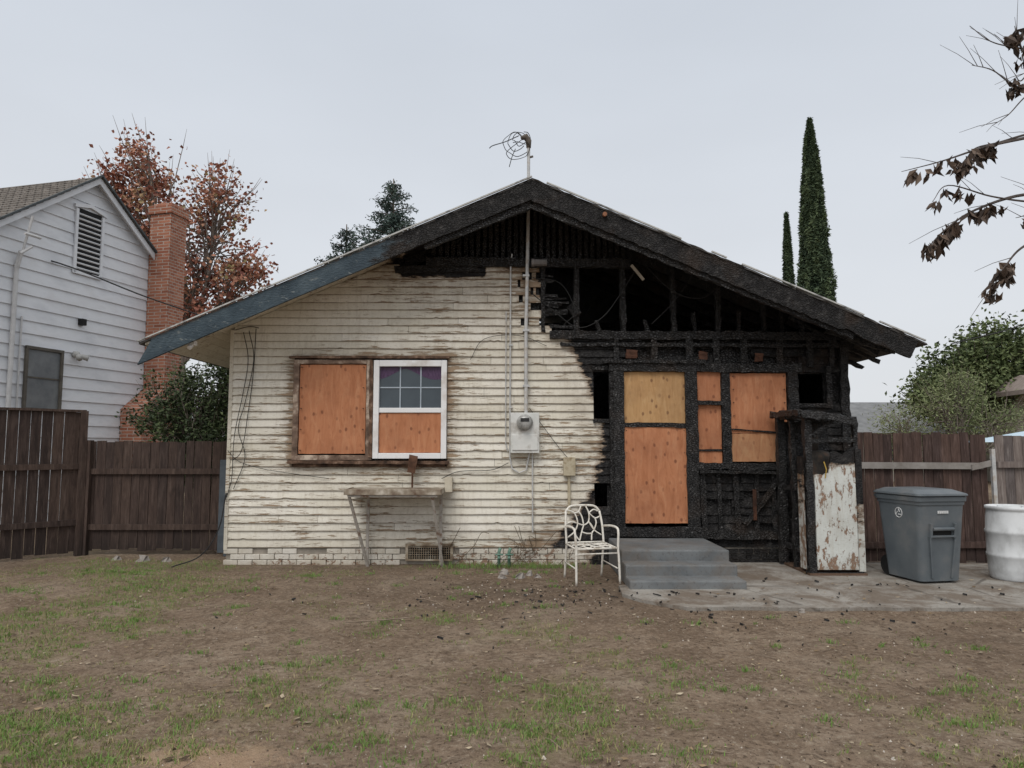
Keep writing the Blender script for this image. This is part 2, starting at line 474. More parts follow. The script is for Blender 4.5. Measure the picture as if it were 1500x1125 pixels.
g.beam((.55,YF-.03,3.26),(4.75,YF-.03,3.24),.12,.09,.012)
g.beam((.70,YF-.05,3.12),(4.7,YF-.05,3.10),.05,.05,.012)
for X,w in((.45,.06),(.93,.08),(1.62,.08),(2.35,.07),(2.99,.07),(3.66,.06),(4.2,.05)):
    g.beam((X,YF,3.30),(X+R(-.03,.03),YF,roofz(X)-.05 if X>1.65 else 4.28),w,.09,.012)
for X in(1.28,1.98,2.66,3.3,3.95):
    g.beam((X,YF+.05,3.30),(X+R(-.05,.05),YF+.05,3.30+R(.1,.4)),.05,.05,.012)
for X in(1.50,2.05,2.55,2.95,3.35,3.85,4.3,4.6):
    g.beam((X,YF-.045,2.80),(X+R(-.02,.02),YF-.045,3.2),R(.06,.1),.05,.010)
g.beam((.85,YF+.04,3.7),(.95,YF-.06,3.55),.12,.04,.012)
for i in range(22):
    z=R(3.35,4.2);g.beam((bound(z)-.05,YF-.01,z),(bound(z)+R(.08,.36),YF-R(0,.05),z+R(-.06,.03)),R(.015,.05),.015,.006,.05)
g.obj('charred_studs',CHAR,H)
g=G()
g.beam((1.40,YF-.06,2.79),(4.15,YF-.06,2.77),.12,.10,.012)
g.beam((1.30,YF-.10,2.87),(2.75,YF-.10,2.86),.05,.08,.012)
g.beam((1.52,YF-.06,.45),(1.52,YF-.06,2.75),.15,.10,.011)
g.beam((1.43,YF-.03,.40),(1.43,YF-.03,2.85),.06,.10,.011)
g.beam((2.56,YF-.06,.45),(2.56,YF-.06,2.75),.17,.10,.011)
g.beam((3.06,YF-.04,1.35),(3.06,YF-.04,2.74),.13,.09,.011)
g.beam((4.02,YF-.05,1.35),(4.02,YF-.05,2.74),.15,.10,.011)
g.beam((2.66,YF-.06,1.38),(4.12,YF-.06,1.36),.09,.10,.011)
g.beam((2.66,YF-.09,1.30),(4.0,YF-.09,1.28),.04,.06,.011)
g.beam((2.62,YF-.09,2.28),(3.02,YF-.09,2.27),.06,.05,.008)
g.beam((1.5,YF-.05,.46),(2.7,YF-.05,.45),.14,.12,.010)
g.beam((1.15,YF-.02,2.77),(1.45,YF-.02,2.77),.05,.07,.01)
g.beam((1.15,YF-.02,2.02),(1.45,YF-.02,2.02),.05,.07,.01)
g.beam((4.08,YF-.03,2.24),(4.6,YF-.03,2.23),.06,.07,.01)
g.beam((4.55,YF-.03,2.2),(4.55,YF-.03,2.8),.08,.07,.01)
for X in(2.72,2.95,3.2,3.45,3.72):
    g.beam((X,YF-.04,.45),(X+R(-.05,.05),YF-.04,1.30),R(.05,.09),.04,.012)
g.beam((3.3,YF-.06,.55),(3.75,YF-.07,1.15),.06,.03,.012)
g.beam((2.7,YF-.06,.42),(4.7,YF-.06,.40),.12,.06,.012)
g.obj('charred_door_and_window_frames',CHAR,H)
SLATH=simple('scorched_lath_wood',(.035,.016,.010),(.12,.05,.028),8)
g=G();g.box(3.40,3.45,YF-.085,YF-.07,.62,1.05)
for (a,b,c_) in((1.72,2.98,.16),(2.75,2.95,.12),(3.55,2.93,.12)): g.beam((a,YF-.045,b-.06),(a+.01,YF-.045,b+.06),c_,.012,.01,.03)
g.obj('scorched_lath',SLATH,H)

def ply(name,x0,x1,z0,z1,y,mat):
    g=G();out=[];m=14
    for (a,b),(c,d) in (((x0,z0),(x1,z0)),((x1,z0),(x1,z1)),((x1,z1),(x0,z1)),((x0,z1),(x0,z0))):
        for k in range(m):
            t=k/m;out.append((lerp(a,c,t)+R(-.003,.003),lerp(b,d,t)+R(-.003,.003)))
    n=len(out)
    VV=[(a,y,b) for a,b in out]+[(a,y+.014,b) for a,b in out]
    g.add(VV,[tuple(range(n))]+[(i,(i+1)%n,(i+1)%n+n,i+n) for i in range(n)])
    return g.obj(name,mat,H)
ply('door_plywood_upper',1.595,2.475,1.985,2.72,YF-.055,PLY_Y)
ply('door_plywood_lower',1.60,2.485,.575,1.93,YF-.075,PLY_O)
ply('narrow_plywood',2.66,2.99,1.42,2.74,YF-.05,PLY_O)
ply('window_plywood_upper',3.13,3.93,1.84,2.70,YF-.05,PLY_O)
ply('window_plywood_lower',3.12,3.94,1.44,1.835,YF-.055,mk_ply('tan_plywood',(.38,.17,.08),(.48,.24,.12),(.54,.31,.16)))
g=G()
g.beam((3.1,YF-.07,1.90),(3.95,YF-.07,1.84),.02,.012,.006)
g.beam((1.6,YF-.08,1.965),(2.48,YF-.08,1.95),.055,.02,.012)
g.beam((2.66,YF-.06,1.60),(3.0,YF-.06,1.60),.025,.012,.005)
g.obj('charred_plywood_seams',CHAR,H)
g=G()
for (x0,x1,z0,z1) in((1.63,2.45,.62,1.88),(3.17,3.9,1.9,2.66),(-3.02,-2.13,1.6,2.79)):
    for i in range(5):
        for x in(x0,x1): g.tube([(x,YF-.08,lerp(z0,z1,i/4)),(x,YF-.02,lerp(z0,z1,i/4))],.006,6)
g.obj('screws',CHAR,H)

g=G()
g.box(-3.14,-3.06,YF-.05,YF+.03,1.46,2.90);g.box(-2.09,-2.0,YF-.05,YF+.03,1.46,2.90)
g.box(-3.059,-2.091,YF-.05,YF+.03,2.84,2.90);g.box(-3.059,-2.091,YF-.045,YF+.03,1.46,1.53)
g.obj('window_casing',simple('scorched_casing',(.05,.03,.02),(.22,.15,.11),5,(1,1,1),c3=(.6,.5,.4),bs=.4),H,bevel=.004)
g=G()
g.beam((-3.2,YF-.06,2.935),(-.9,YF-.06,2.93),.035,.05,.004)
g.beam((-3.18,YF-.07,1.435),(-.9,YF-.07,1.425),.045,.09,.005)
g.beam((-3.12,YF-.04,1.385),(-.95,YF-.04,1.38),.04,.03,.004)
g.beam((-2.015,YF-.055,1.5),(-2.02,YF-.055,2.9),.05,.02,.006)
g.obj('scorched_window_head_and_sill',BROWNTRIM,H)
ply('window_plywood',-3.05,-2.10,1.55,2.83,YF-.025,PLY_O)
g=G()
g.box(-1.985,-1.905,YF-.07,YF,1.48,2.89);g.box(-1.015,-.935,YF-.07,YF,1.48,2.89)
g.box(-1.904,-1.016,YF-.07,YF,2.80,2.89);g.box(-1.904,-1.016,YF-.07,YF,1.48,1.56)
g.box(-1.904,-1.016,YF-.05,YF,2.135,2.205)
g.obj('vinyl_window_frame',VINYL,H,bevel=.006)
g=G()
for t in(1/3,2/3):
    x=lerp(-1.904,-1.016,t);g.box(x-.008,x+.008,YF-.022,YF-.012,2.206,2.799)
g.box(-1.904,-1.016,YF-.0235,YF-.0135,2.49,2.506)
g.obj('window_muntins',simple('muntin_blue_grey',(.36,.42,.48),(.48,.54,.60),4,bs=0),H)
box('window_glass_pane',-1.904,-1.016,YF-.008,YF-.003,2.206,2.799,GLASS,H)
g=G()
n=40;V=[];F=[]
for k in range(n+1):
    x=lerp(-1.90,-1.02,k/n);yy=YF-.0105+.001*math.sin(k*1.9)
    d=.20*abs(math.sin(k/n*math.pi*1.0-1.3))**1.4+.03
    V+=[(x,yy,2.797),(x,yy,2.797-d*.8)]
for k in range(n):F.append((k*2,k*2+1,k*2+3,k*2+2))
g.add(V,F);g.obj('curtain',CURTAIN,H)
ply('window_plywood_lower_sash',-1.90,-1.02,1.565,2.13,YF-.03,PLY_O)

g=G()
for r in range(3):
    z=.0+r*.078-.01;x=XL+(.1 if r%2 else 0)
    while x<4.75:
        if not(-1.52<x+.1<-.82):
            if not(r==2 and random.random()<.08):
                d=R(-.008,.01)
                g.box(x,x+.200,YF-.028+d,YF+.04,z,z+.070)
        x+=.208
g.obj('brick_footing',BRICKP,H,attrs={'burn':lambda x,y,z:cl((x-.9)/.8+.3)*.9,'stain':lambda x,y,z:.2+cl((.06-z)/.06)*.4,'edge':lambda *a:.1},bevel=.006)
box('footing_core',XL+.03,4.72,YF,YF+.03,0,.235,simple('footing_mortar',(.2,.18,.15),(.35,.31,.26)),H)
g=G()
g.box(-1.5,-1.46,YF-.05,YF-.01,.05,.29);g.box(-.87,-.83,YF-.05,YF-.01,.05,.29)
g.box(-1.459,-.871,YF-.05,YF-.01,.26,.29);g.box(-1.459,-.871,YF-.05,YF-.01,.05,.075)
for k in range(18):
    x=-1.44+k*.032;g.box(x,x+.007,YF-.04,YF-.032,.076,.259)
for k in range(5):
    z=.1+k*.033;g.box(-1.458,-.872,YF-.031,YF-.026,z,z+.006)
g.obj('crawl_space_vent',simple('rusty_vent',(.12,.08,.05),(.3,.24,.17),9,c3=(.5,.46,.38)),H)
VOID=simple('dark_void',(.006,.006,.006),(.012,.012,.012),bs=0)
box('crawl_space_opening',-1.46,-.87,YF-.02,YF-.012,.075,.26,VOID,H)

g=G();g.box(-.02,.385,YF-.16,YF-.022,1.56,2.13);g.box(-.0,.365,YF-.175,YF-.161,1.60,1.82)
g.obj('meter_box',GREYPAINT,H,bevel=.012)
g=G()
V=[];F=[];n=28
prof=[(.115,0),(.115,.03),(.095,.035),(.09,.09),(.075,.11),(.0,.113)]
for (r_,d) in prof:
    for k in range(n):
        a=2*math.pi*k/n;V.append((.18+r_*math.cos(a),YF-.16-d,1.99+r_*math.sin(a)))
for i in range(len(prof)-1):
    for k in range(n):F.append((i*n+k,(i+1)*n+k,(i+1)*n+(k+1)%n,i*n+(k+1)%n))
g.add(V,F);g.obj('electric_meter',simple('meter_glass',(.22,.22,.21),(.5,.5,.48),14,rough=.15,spec=.6,bs=0),H,smooth=True)
box('meter_dial',.12,.24,YF-.2785,YF-.2735,2.0,2.05,simple('meter_dial',(.02,.02,.02),(.06,.06,.06)),H)
g=G()
g.tube([(.20,YF-.10,2.13),(.20,YF-.10,3.3),(.225,YF-.10,4.4),(.24,YF-.10,5.15),(.245,YF-.10,6.05)],[.027]*3+[.024]*2,10)
g.tube([(-.02,YF-.05,4.3),(-.025,YF-.05,3.0),(-.03,YF-.05,1.9),(-.03,YF-.05,1.5),(.0,YF-.05,1.34),(.1,YF-.05,1.28),(.2,YF-.05,1.32),(.25,YF-.06,1.56)],.012,8)
g.tube([(-.085,YF-.045,3.6),(-.09,YF-.045,2.6),(-.09,YF-.045,1.7),(-.06,YF-.045,1.58)],.009,6)
g.tube([(.29,YF-.06,1.56),(.29,YF-.06,.45)],.011,8)
g.tube([(-.02,YF-.05,4.3),(.0,YF-.05,4.45)],.011,8)
for z in(2.5,3.3,4.1): g.box(.155,.25,YF-.13,YF-.02,z,z+.03)
for z in(2.2,3.1): g.box(-.05,.01,YF-.065,YF-.02,z,z+.02)
g.obj('conduit_pipes',METAL,H)
G().tube([(.245,YF-.10,6.03),(.245,YF-.10,6.13),(.20,YF-.12,6.19),(.14,YF-.14,6.16)],[.035,.045,.05,.03],10).tube([(.245,YF-.10,5.3),(.245,YF-.10,5.36)],.05,10).tube([(.245,YF-.1,5.88),(.31,YF-.1,5.90)],.016,6).obj('weatherhead',simple('weathered_mast_cap',(.08,.07,.06),(.2,.17,.14),9),H,smooth=True)
g=G()
for (cx,cz,r1,ph) in((.08,6.12,.15,0),(.04,6.06,.19,1.),(.14,6.16,.11,2.),(.1,5.97,.16,3.)):
    P=[(cx+r1*math.cos(ph+a*.55)*(1+.2*math.sin(a)),YF-.14+R(-.08,.08),cz+r1*.9*math.sin(ph+a*.55)) for a in range(11)]
    g.tube(spline([(.17,YF-.13,6.16)]+P,5),.0055,4)
g.tube(spline([(.1,YF-.13,6.2),(-.1,YF-.15,6.1),(-.28,YF-.2,6.02),(-.33,YF-.2,5.98)],6),.007,5)
g.tube(spline([(.05,YF-.13,6.0),(.0,YF-.2,5.85),(-.04,YF-.2,5.7)],6),.006,5)
g.obj('tangled_service_wires',WIRE,H)
g=G()
def wire(P,r=.0055): g.tube(spline(P,6),r,5)
Yw=YF-.045
wire([(-3.88,Yw,3.30),(-3.80,Yw,2.9),(-3.86,Yw,2.4),(-3.95,Yw-.03,1.8),(-3.98,Yw,1.2),(-4.06,Yw,.9)])
wire([(-3.80,Yw,3.32),(-3.72,Yw,2.9),(-3.82,Yw,2.3),(-3.9,Yw-.02,1.9),(-3.80,Yw,1.5),(-3.95,Yw,1.05)])
wire([(-3.70,Yw,3.35),(-3.72,Yw,2.7),(-3.78,Yw,2.1),(-3.84,Yw-.03,1.6),(-3.98,Yw,1.45)])
wire([(-4.05,Yw,1.6),(-3.9,Yw,1.45),(-3.6,Yw,1.35),(-3.2,Yw,1.28),(-2.6,Yw,1.2)],.004)
wire([(-4.0,Yw,3.33),(-3.8,Yw,3.38),(-3.66,Yw,3.36)])
wire([(-4.05,Yw,1.0),(-4.1,Yw-.1,.5),(-4.3,Yw-.2,.15),(-4.6,Yw-.4,.03)],.009)
wire([(.25,Yw,3.9),(.6,Yw-.05,3.6),(.95,Yw-.1,3.35),(1.3,Yw-.1,3.5),(1.6,Yw-.08,3.9),(1.85,Yw-.1,4.3)],.007)
wire([(1.9,Yw-.1,4.28),(2.3,Yw-.2,3.85),(2.7,Yw-.25,3.75),(3.0,Yw-.25,4.0),(3.1,YO+.1,4.05)],.007)
wire([(2.0,Yw-.1,3.4),(2.3,Yw-.15,3.7),(2.55,Yw-.2,4.05),(2.5,YO+.2,4.2)],.006)
wire([(.3,Yw,4.1),(.7,Yw-.06,4.0),(.9,Yw-.08,3.6),(.75,Yw-.05,3.4)],.006)
wire([(.5,Yw,3.1),(.1,Yw,3.25),(-.4,Yw,3.2),(-.6,Yw,2.9)],.004)
wire([(.25,Yw,2.2),(.7,Yw,1.6),(.9,Yw,1.4)],.004)
wire([(-.05,Yw,1.42),(-.3,Yw,1.32),(-.75,Yw,1.3),(-1.0,Yw,1.2)],.005)
g.obj('loose_wires',WIRE,H)
g=G();g.box(.73,.90,YF-.10,YF-.022,1.24,1.50);g.box(.79,.83,YF-.05,YF-.022,.7,1.239)
g.obj('junction_box',simple('junction_box_paint',(.36,.30,.2),(.5,.44,.32),8,c3=(.25,.18,.1)),H,bevel=.006)
G().tube([(.32,YO+.6,4.28),(.5,YO+.6,4.28)],.05,10).tube([(.32,YO+.6,4.28),(.28,YO+.6,4.28)],.06,10).obj('flood_light_remnant',simple('burnt_metal',(.08,.075,.07),(.2,.18,.17)),H)
G().beam((1.72,YF-.15,4.26),(1.9,YF-.12,4.05),.04,.02).obj('hanging_trim_scrap',simple('scrap_trim',(.4,.36,.3),(.55,.5,.42)),H)
G().tube([(1.25,YO-.05,4.77),(1.25,YO-.10,4.77)],.03,10).obj('round_bracket',simple('rust_bracket',(.2,.08,.04),(.3,.14,.08)),H)
g=G();g.box(-4.42,-4.30,9.62,9.72,3.02,3.09);g.tube([(-4.36,9.67,3.03),(-4.36,9.60,2.98)],.035,10);g.box(-4.38,-4.34,9.66,9.70,3.09,3.16)
g.obj('security_camera',VINYL,H,bevel=.01)
g=G()
for X in(-.18,-.04):
    g.tube([(X,10.05,0),(X,10.05,.2),(X+.02,10.05,.26)],.022,8);g.tube([(X-.05,10.03,.17),(X+.06,10.03,.17)],.012,6);g.tube([(X,10.05,.12),(X,9.95,.14)],.02,8)
g.obj('garden_valves',simple('green_valve',(.10,.2,.15),(.2,.3,.24),9),E('sprinkler_valves'),smooth=True)
g=G()
for i in range(12):
    x=R(-.9,.8);P=[(x,10.2,.0)]
    for k in range(5): x+=R(-.16,.16);P.append((x,10.23,.07*(k+1)*R(.7,1.6)))
    g.tube(spline(P,3),.004,4)
g.obj('dry_vine_stems',simple('vine_stem',(.09,.06,.04),(.14,.1,.06)),E('dry_vine'))

# ================================================================= STEPS / PATIO
def mk_conc(name,c1,c2,c3,dirt=.4,crack=True):
    m,nt,b=start(name,.9)
    col=ramp(nt,nz(nt,2.2,(1,1,1),5,.65),[(.3,c1),(.5,c2),(.7,c3)])
    col=mix(nt,ramp(nt,nz(nt,1.6,(1,1,1),5,.75,.5),[(.44,0.),(.60,dirt)]),col,(.15,.115,.085))
    if crack:
        v=vor(nt,.42,(1,1,1),'DISTANCE_TO_EDGE')
        wob=mt(nt,'ADD',v,mt(nt,'MULTIPLY',mt(nt,'SUBTRACT',nz(nt,3),.5),.05))
        col=mix(nt,ramp(nt,wob,[(.002,.6),(.006,0.)]),col,(.06,.05,.04))
    col=mix(nt,ramp(nt,nz(nt,30,(1,1,1),3,.7),[(.56,0.),(.68,.5)]),col,(.06,.05,.042))
    setc(nt,b,col);bump(nt,b,nz(nt,35,(1,1,1),4,.7),.4,.006)
    return m
CONC=mk_conc('dirty_concrete',(.22,.20,.175),(.30,.28,.25),(.37,.35,.315),.85)
STEPM=mk_conc('painted_grey_concrete',(.11,.12,.125),(.155,.165,.17),(.20,.21,.212),.45,False)
S=E('concrete_steps')
for nm,y0,y1,z0,z1,x0,x1 in(('top_step',9.05,YF-.04,0,.37,1.36,2.70),('middle_step',8.70,9.049,0,.245,1.355,2.69),('bottom_step',8.34,8.699,0,.125,1.345,2.68)):
    G().box(x0,x1,y0,y1,z0,z1).obj(nm,STEPM,S,bevel=.018)
P_=E('concrete_patio')
pts=[(1.25,8.55),(1.22,8.1),(1.38,7.8),(1.62,7.56)]
edge=[(x,7.42+.05*noise.noise((x*1.5,0,0))-.02*(x-2)*.3+.035*noise.noise((x*5,1,0))) for x in np.arange(1.8,12.,.08)]
loop=[(2.75,10.24),(2.75,8.6),(1.25,8.6)]+pts+edge+[(12,10.24)]
n=len(loop);V=[(x,y,.032) for x,y in loop]+[(x,y,-.05) for x,y in loop]
F=[tuple(range(n))]+[(i,(i+1)%n,(i+1)%n+n,i+n) for i in range(n)]
mk('patio_slab',V,F,CONC,P_)

# ================================================================= WATER HEATER CLOSET
C=E('water_heater_closet')
g=G()
g.beam((3.80,9.26,.03),(3.80,9.26,2.0),.09,.09,.012);g.beam((3.77,10.1,.03),(3.77,10.1,2.1),.11,.09,.014)
g.beam((4.42,9.27,.03),(4.42,9.27,1.95),.06,.06,.010);g.beam((3.79,9.7,.03),(3.78,9.72,2.0),.06,.07,.014)
for k in range(5): g.beam((3.70+R(0,.05),9.24+k*.2,2.05+R(-.01,.02)),(4.44+R(-.12,.02),9.24+k*.2,1.99+R(-.02,.02)),.035,.18,.018,side=(0,0,1))
g.beam((3.70,9.16,2.07),(4.40,9.16,1.98),.09,.05,.022,side=(0,0,1))
g.beam((3.68,9.15,2.08),(3.68,10.15,2.10),.08,.05,.018)
g.beam((3.8,9.25,1.72),(4.42,9.25,1.74),.05,.05,.012)
g.beam((3.86,9.25,1.78),(4.1,9.24,1.98),.05,.04,.014)
g.beam((3.78,9.24,.03),(4.44,9.24,.03),.08,.05,.008)
g.beam((3.79,9.3,1.1),(3.79,10.1,1.1),.06,.04,.012);g.beam((3.79,9.3,.3),(3.79,10.1,.3),.06,.04,.012)
g.beam((3.84,9.36,.1),(3.84,9.36,1.9),.04,.1,.012)
g.box(3.8,4.45,10.12,10.15,.05,2.0);g.box(4.44,4.46,9.3,10.12,.05,1.6)
g.obj('charred_frame',CHAR,C)
cb={'burn':lambda x,y,z:cl((z-1.36)/.35+.35-(x-4.1)*.5),'stain':lambda x,y,z:.25+cl((.3-z)/.3)*.5,'edge':lambda *a:0}
n=14;m=24;V=[];F=[]
for i in range(n+1):
    x=lerp(3.865,4.385,i/n)
    top=1.50+.14*cl((x-3.95)/.4)+.12*noise.noise((x*6,3,1))-(.22 if x<4.06 else 0)+R(-.02,.02)
    for j in range(m+1):
        z=lerp(.10,top,j/m);V.append((x,9.225+.004*noise.noise((x*3,0,z*3)),z))
for i in range(n):
    for j in range(m):
        q=i*(m+1)+j;F.append((q,q+m+1,q+m+2,q+1))
g=G();g.add(V,F,.8)
g.add([(x,y+.025,z) for x,y,z in V],F,.8)
g.obj('peeling_door_panel',PANEL,C,attrs=cb)
G().box(4.39,4.47,9.215,9.235,.08,1.62).obj('door_trim',PANEL,C,attrs={'burn':lambda x,y,z:cl((z-1.3)/.4+.2),'stain':lambda *a:.3,'edge':lambda *a:0})
V=[];F=[]
for j in range(16):
    z=.1+j*.095;V+=[(3.735,9.24,z),(3.735,9.45,z)]
for j in range(15):F.append((j*2,j*2+1,j*2+3,j*2+2))
mk('side_panel_remnant',V,F,PANEL,C,attrs={'burn':[.25+cl((v[2]-.9)/.6)*.4 for v in V],'stain':[.4]*len(V),'edge':[0]*len(V),'rnd':[.5]*len(V)})
G().lathe([(.17,0),(.18,.05),(.18,1.25),(.15,1.33),(.02,1.36)],(4.12,9.72,.25),24).tube([(4.1,9.72,1.6),(4.1,9.72,1.95)],.04,10).obj('burnt_water_heater',simple('burnt_steel',(.03,.027,.025),(.08,.07,.06),6,c3=(.16,.1,.07)),C,smooth=True)
g=G();g.box(3.75,4.48,9.20,10.15,.0,.06);g.obj('closet_base',simple('closet_base_wood',(.08,.05,.03),(.16,.1,.07)),C)
G().tube([(3.98,9.2,1.46),(4.0,9.18,1.36),(3.99,9.2,1.25)],.007,6).obj('yellow_gas_hose',simple('yellow_hose',(.4,.27,.05),(.5,.34,.08)),C)

# ================================================================= FENCES
def fence(name,p0,p1,zt,mat,bw=.14,flip=1,rails=(.33,1.27),topcap=False,posts=(),zb=.04,gap=.006,var=.015):
    o=E(name);g=G();p0=Vector((*p0,0));p1=Vector((*p1,0));D=(p1-p0);L=D.length;D.normalize();Nn=Vector((D.y,-D.x,0))*flip
    s=0
    while s<L-.02:
        w=min(bw*R(.93,1.05),L-s);c=p0+D*(s+w/2);off=Nn*R(-.006,.006)
        g.beam(c+off+Vector((0,0,zb+R(-.03,.03))),c+off+D*R(-.008,.008)+Vector((0,0,zt+R(-var,var))),w-gap*R(.5,2),.018,side=D)
        s+=w
    g.obj('boards',mat,o)
    g=G()
    for z in rails:
        g.beam(p0+Nn*.035+Vector((0,0,z)),p1+Nn*.035+Vector((0,0,z+R(-.01,.01))),.085,.04,side=(0,0,1))
    for t in posts:
        c=p0+D*t+Nn*.05;g.beam(c,c+Vector((0,0,zt+.02)),.09,.09,side=D)
    if topcap: g.beam(p0+Vector((0,0,zt+.02)),p1+Vector((0,0,zt+.02)),.1,.035,side=Nn)
    g.obj('rails_and_posts',mat,o)
    return o
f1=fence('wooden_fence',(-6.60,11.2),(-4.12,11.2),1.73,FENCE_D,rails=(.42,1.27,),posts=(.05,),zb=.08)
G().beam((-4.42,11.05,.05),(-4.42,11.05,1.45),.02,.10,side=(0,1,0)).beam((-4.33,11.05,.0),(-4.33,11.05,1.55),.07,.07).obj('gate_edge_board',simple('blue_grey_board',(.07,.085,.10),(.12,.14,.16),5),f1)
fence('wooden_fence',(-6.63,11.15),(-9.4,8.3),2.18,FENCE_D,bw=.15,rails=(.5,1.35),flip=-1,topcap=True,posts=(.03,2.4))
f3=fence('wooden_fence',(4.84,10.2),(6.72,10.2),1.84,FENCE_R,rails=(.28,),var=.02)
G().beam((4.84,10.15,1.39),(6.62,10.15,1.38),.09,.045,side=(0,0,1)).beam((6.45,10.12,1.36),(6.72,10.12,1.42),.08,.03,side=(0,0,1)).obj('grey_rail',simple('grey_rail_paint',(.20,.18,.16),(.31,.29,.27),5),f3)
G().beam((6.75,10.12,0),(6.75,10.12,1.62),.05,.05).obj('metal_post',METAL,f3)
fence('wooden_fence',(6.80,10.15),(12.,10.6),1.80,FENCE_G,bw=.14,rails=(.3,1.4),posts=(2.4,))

# ================================================================= LEFT NEIGHBOUR HOUSE
NH=E('neighbor_house')
O=Vector((-9.63,16,0));d=Vector((.2506,.9681,0));nn=Vector((.9681,-.2506,0))
def wp(t,z,off=0.):
    p=O+d*t+nn*off;return Vector((p.x,p.y,z))
AZ=7.80;SN=.735
T0,T1=-3.4,2.0
def rz(t): return AZ-SN*abs(t)
WH=simple('white_lap_paint',(.60,.62,.65),(.72,.74,.77),1.2,(1,1,2),rough=.6,bs=.05,c3=(.66,.67,.69))
g=G();z=0.;hb=.265
while z<AZ-.1:
    ta=max(T0,-(AZ-z-.0)/SN);tb=min(T1,(AZ-z)/SN)
    z1=min(z+hb,AZ)
    ta1=max(T0,-(AZ-z1)/SN);tb1=min(T1,(AZ-z1)/SN)
    V=[wp(ta,z,.034),wp(tb,z,.034),wp(tb1,z1,.004),wp(ta1,z1,.004),wp(ta,z,0),wp(tb,z,0)]
    g.add(V,[(0,1,2,3),(4,5,1,0),(1,5,2),(0,3,4)])
    z+=hb
g.obj('lap_siding',WH,NH)
g=G()
g.add([wp(T1,0,0),wp(T1,0,-9),wp(T1,rz(T1),-9),wp(T1,rz(T1),0)],[(0,1,2,3)])
g.add([wp(T0,0,0),wp(T0,0,-9),wp(T0,rz(T0),-9),wp(T0,rz(T0),0)],[(0,1,2,3)])
g.obj('side_walls',WH,NH)
g=G()
g.beam(wp(T1-.04,0,.02),wp(T1-.04,rz(T1),.02),.09,.06,side=d)
for a,b in((0,T1+.02),(0,T0-.12)):
    g.beam(wp(a,AZ-.08,.20),wp(b,rz(b)-.08,.20),.16,.03,side=Vector((0,0,1)))
    g.add([wp(a,rz(a)-.02,0),wp(b,rz(b)-.02,0),wp(b,rz(b)-.02,.22),wp(a,rz(a)-.02,.22)],[(0,1,2,3)])
g.obj('white_trim',WH,NH)
m,nt,b=start('neighbor_shingles',.9)
col=ramp(nt,nz(nt,5,(1,1,1),5,.7),[(.3,(.13,.11,.095)),(.5,(.20,.18,.16)),(.7,(.28,.25,.225))])
br=nd(nt,'ShaderNodeTexBrick',None,{'Vector':coord(nt,(1,1,1)),'Scale':5.,'Color1':(.8,.8,.8,1),'Color2':(1,1,1,1),'Mortar':(.35,.35,.35,1),'Mortar Size':.03}).outputs['Color']
setc(nt,b,mix(nt,1.,col,br,'MULTIPLY'));NROOF=m
g=G()
for b_ in(T1+.05,T0-.15):
    n=22
    for k in range(n):
        t0=b_*k/n;t1=b_*(k+1)/n
        V=[wp(t0,rz(t0)+.015,.25),wp(t1,rz(t1)+.045,.25),wp(t1,rz(t1)+.045,-9.2),wp(t0,rz(t0)+.015,-9.2),wp(t1,rz(t1)+.0,.25),wp(t1,rz(t1)+.0,-9.2),wp(t0,rz(t0)-.02,.25)]
        g.add(V,[(0,1,2,3),(1,4,5,2),(0,6,4,1)])
g.obj('shingle_roof',NROOF,NH)
g=G()
for a,b in((0,T1+.07),(0,T0-.17)):
    g.beam(wp(a,AZ+.03,.26),wp(b,rz(b)+.03,.26),.05,.05,side=Vector((0,0,1)))
g.obj('roof_edge',simple('roof_edge_dark',(.05,.06,.065),(.10,.11,.115)),NH)
g=G()
g.beam(wp(-.42,5.5,.05),wp(-.42,6.95,.05),.07,.04,side=d);g.beam(wp(.30,5.5,.05),wp(.30,6.95,.05),.07,.04,side=d)
g.beam(wp(-.46,5.52,.05),wp(.34,5.52,.05),.07,.04,side=(0,0,1));
g.beam(wp(-.5,7.0,.06),wp(-.06,7.10,.06),.08,.05,side=(0,0,1));g.beam(wp(-.06,7.10,.06),wp(.38,7.0,.06),.08,.05,side=(0,0,1))
g.obj('vent_frame',WH,NH)
g=G()
for k in range(12):
    z=5.62+k*.112;g.beam(wp(-.38,z,.04),wp(.26,z,.04),.03,.03,side=(nn*.7+Vector((0,0,.7))))
g.obj('vent_louvres',WH,NH)
g=G();g.add([wp(-.39,5.55,.036),wp(.27,5.55,.036),wp(.27,6.98,.036),wp(-.39,6.98,.036)],[(0,1,2,3)]);g.obj('vent_backing',VOID,NH)
g=G()
ta,tb,za,zb=-1.46,-.62,2.42,3.69
for p,q,s_ in((wp(ta,za,.06),wp(ta,zb,.06),d),(wp(tb,za,.06),wp(tb,zb,.06),d),(wp(ta-.03,za,.062),wp(tb+.03,za,.062),Vector((0,0,1))),(wp(ta-.03,zb,.062),wp(tb+.03,zb,.062),Vector((0,0,1)))):
    g.beam(p,q,.06,.05,side=s_)
g.obj('window_frame',simple('dark_frame',(.08,.07,.06),(.13,.12,.1)),NH)
g=G();g.add([wp(ta,za,.045),wp(tb,za,.045),wp(tb,zb,.045),wp(ta,zb,.045)],[(0,1,2,3)]);g.obj('window_screen',simple('window_screen',(.10,.11,.12),(.19,.20,.205),2.5,rough=.4,spec=.5),NH)
g=G();g.beam(wp(ta+.03,3.08,.052),wp(tb-.03,3.08,.052),.03,.02,side=(0,0,1));g.obj('window_meeting_rail',simple('dark_rail',(.08,.07,.06),(.13,.12,.1)),NH)
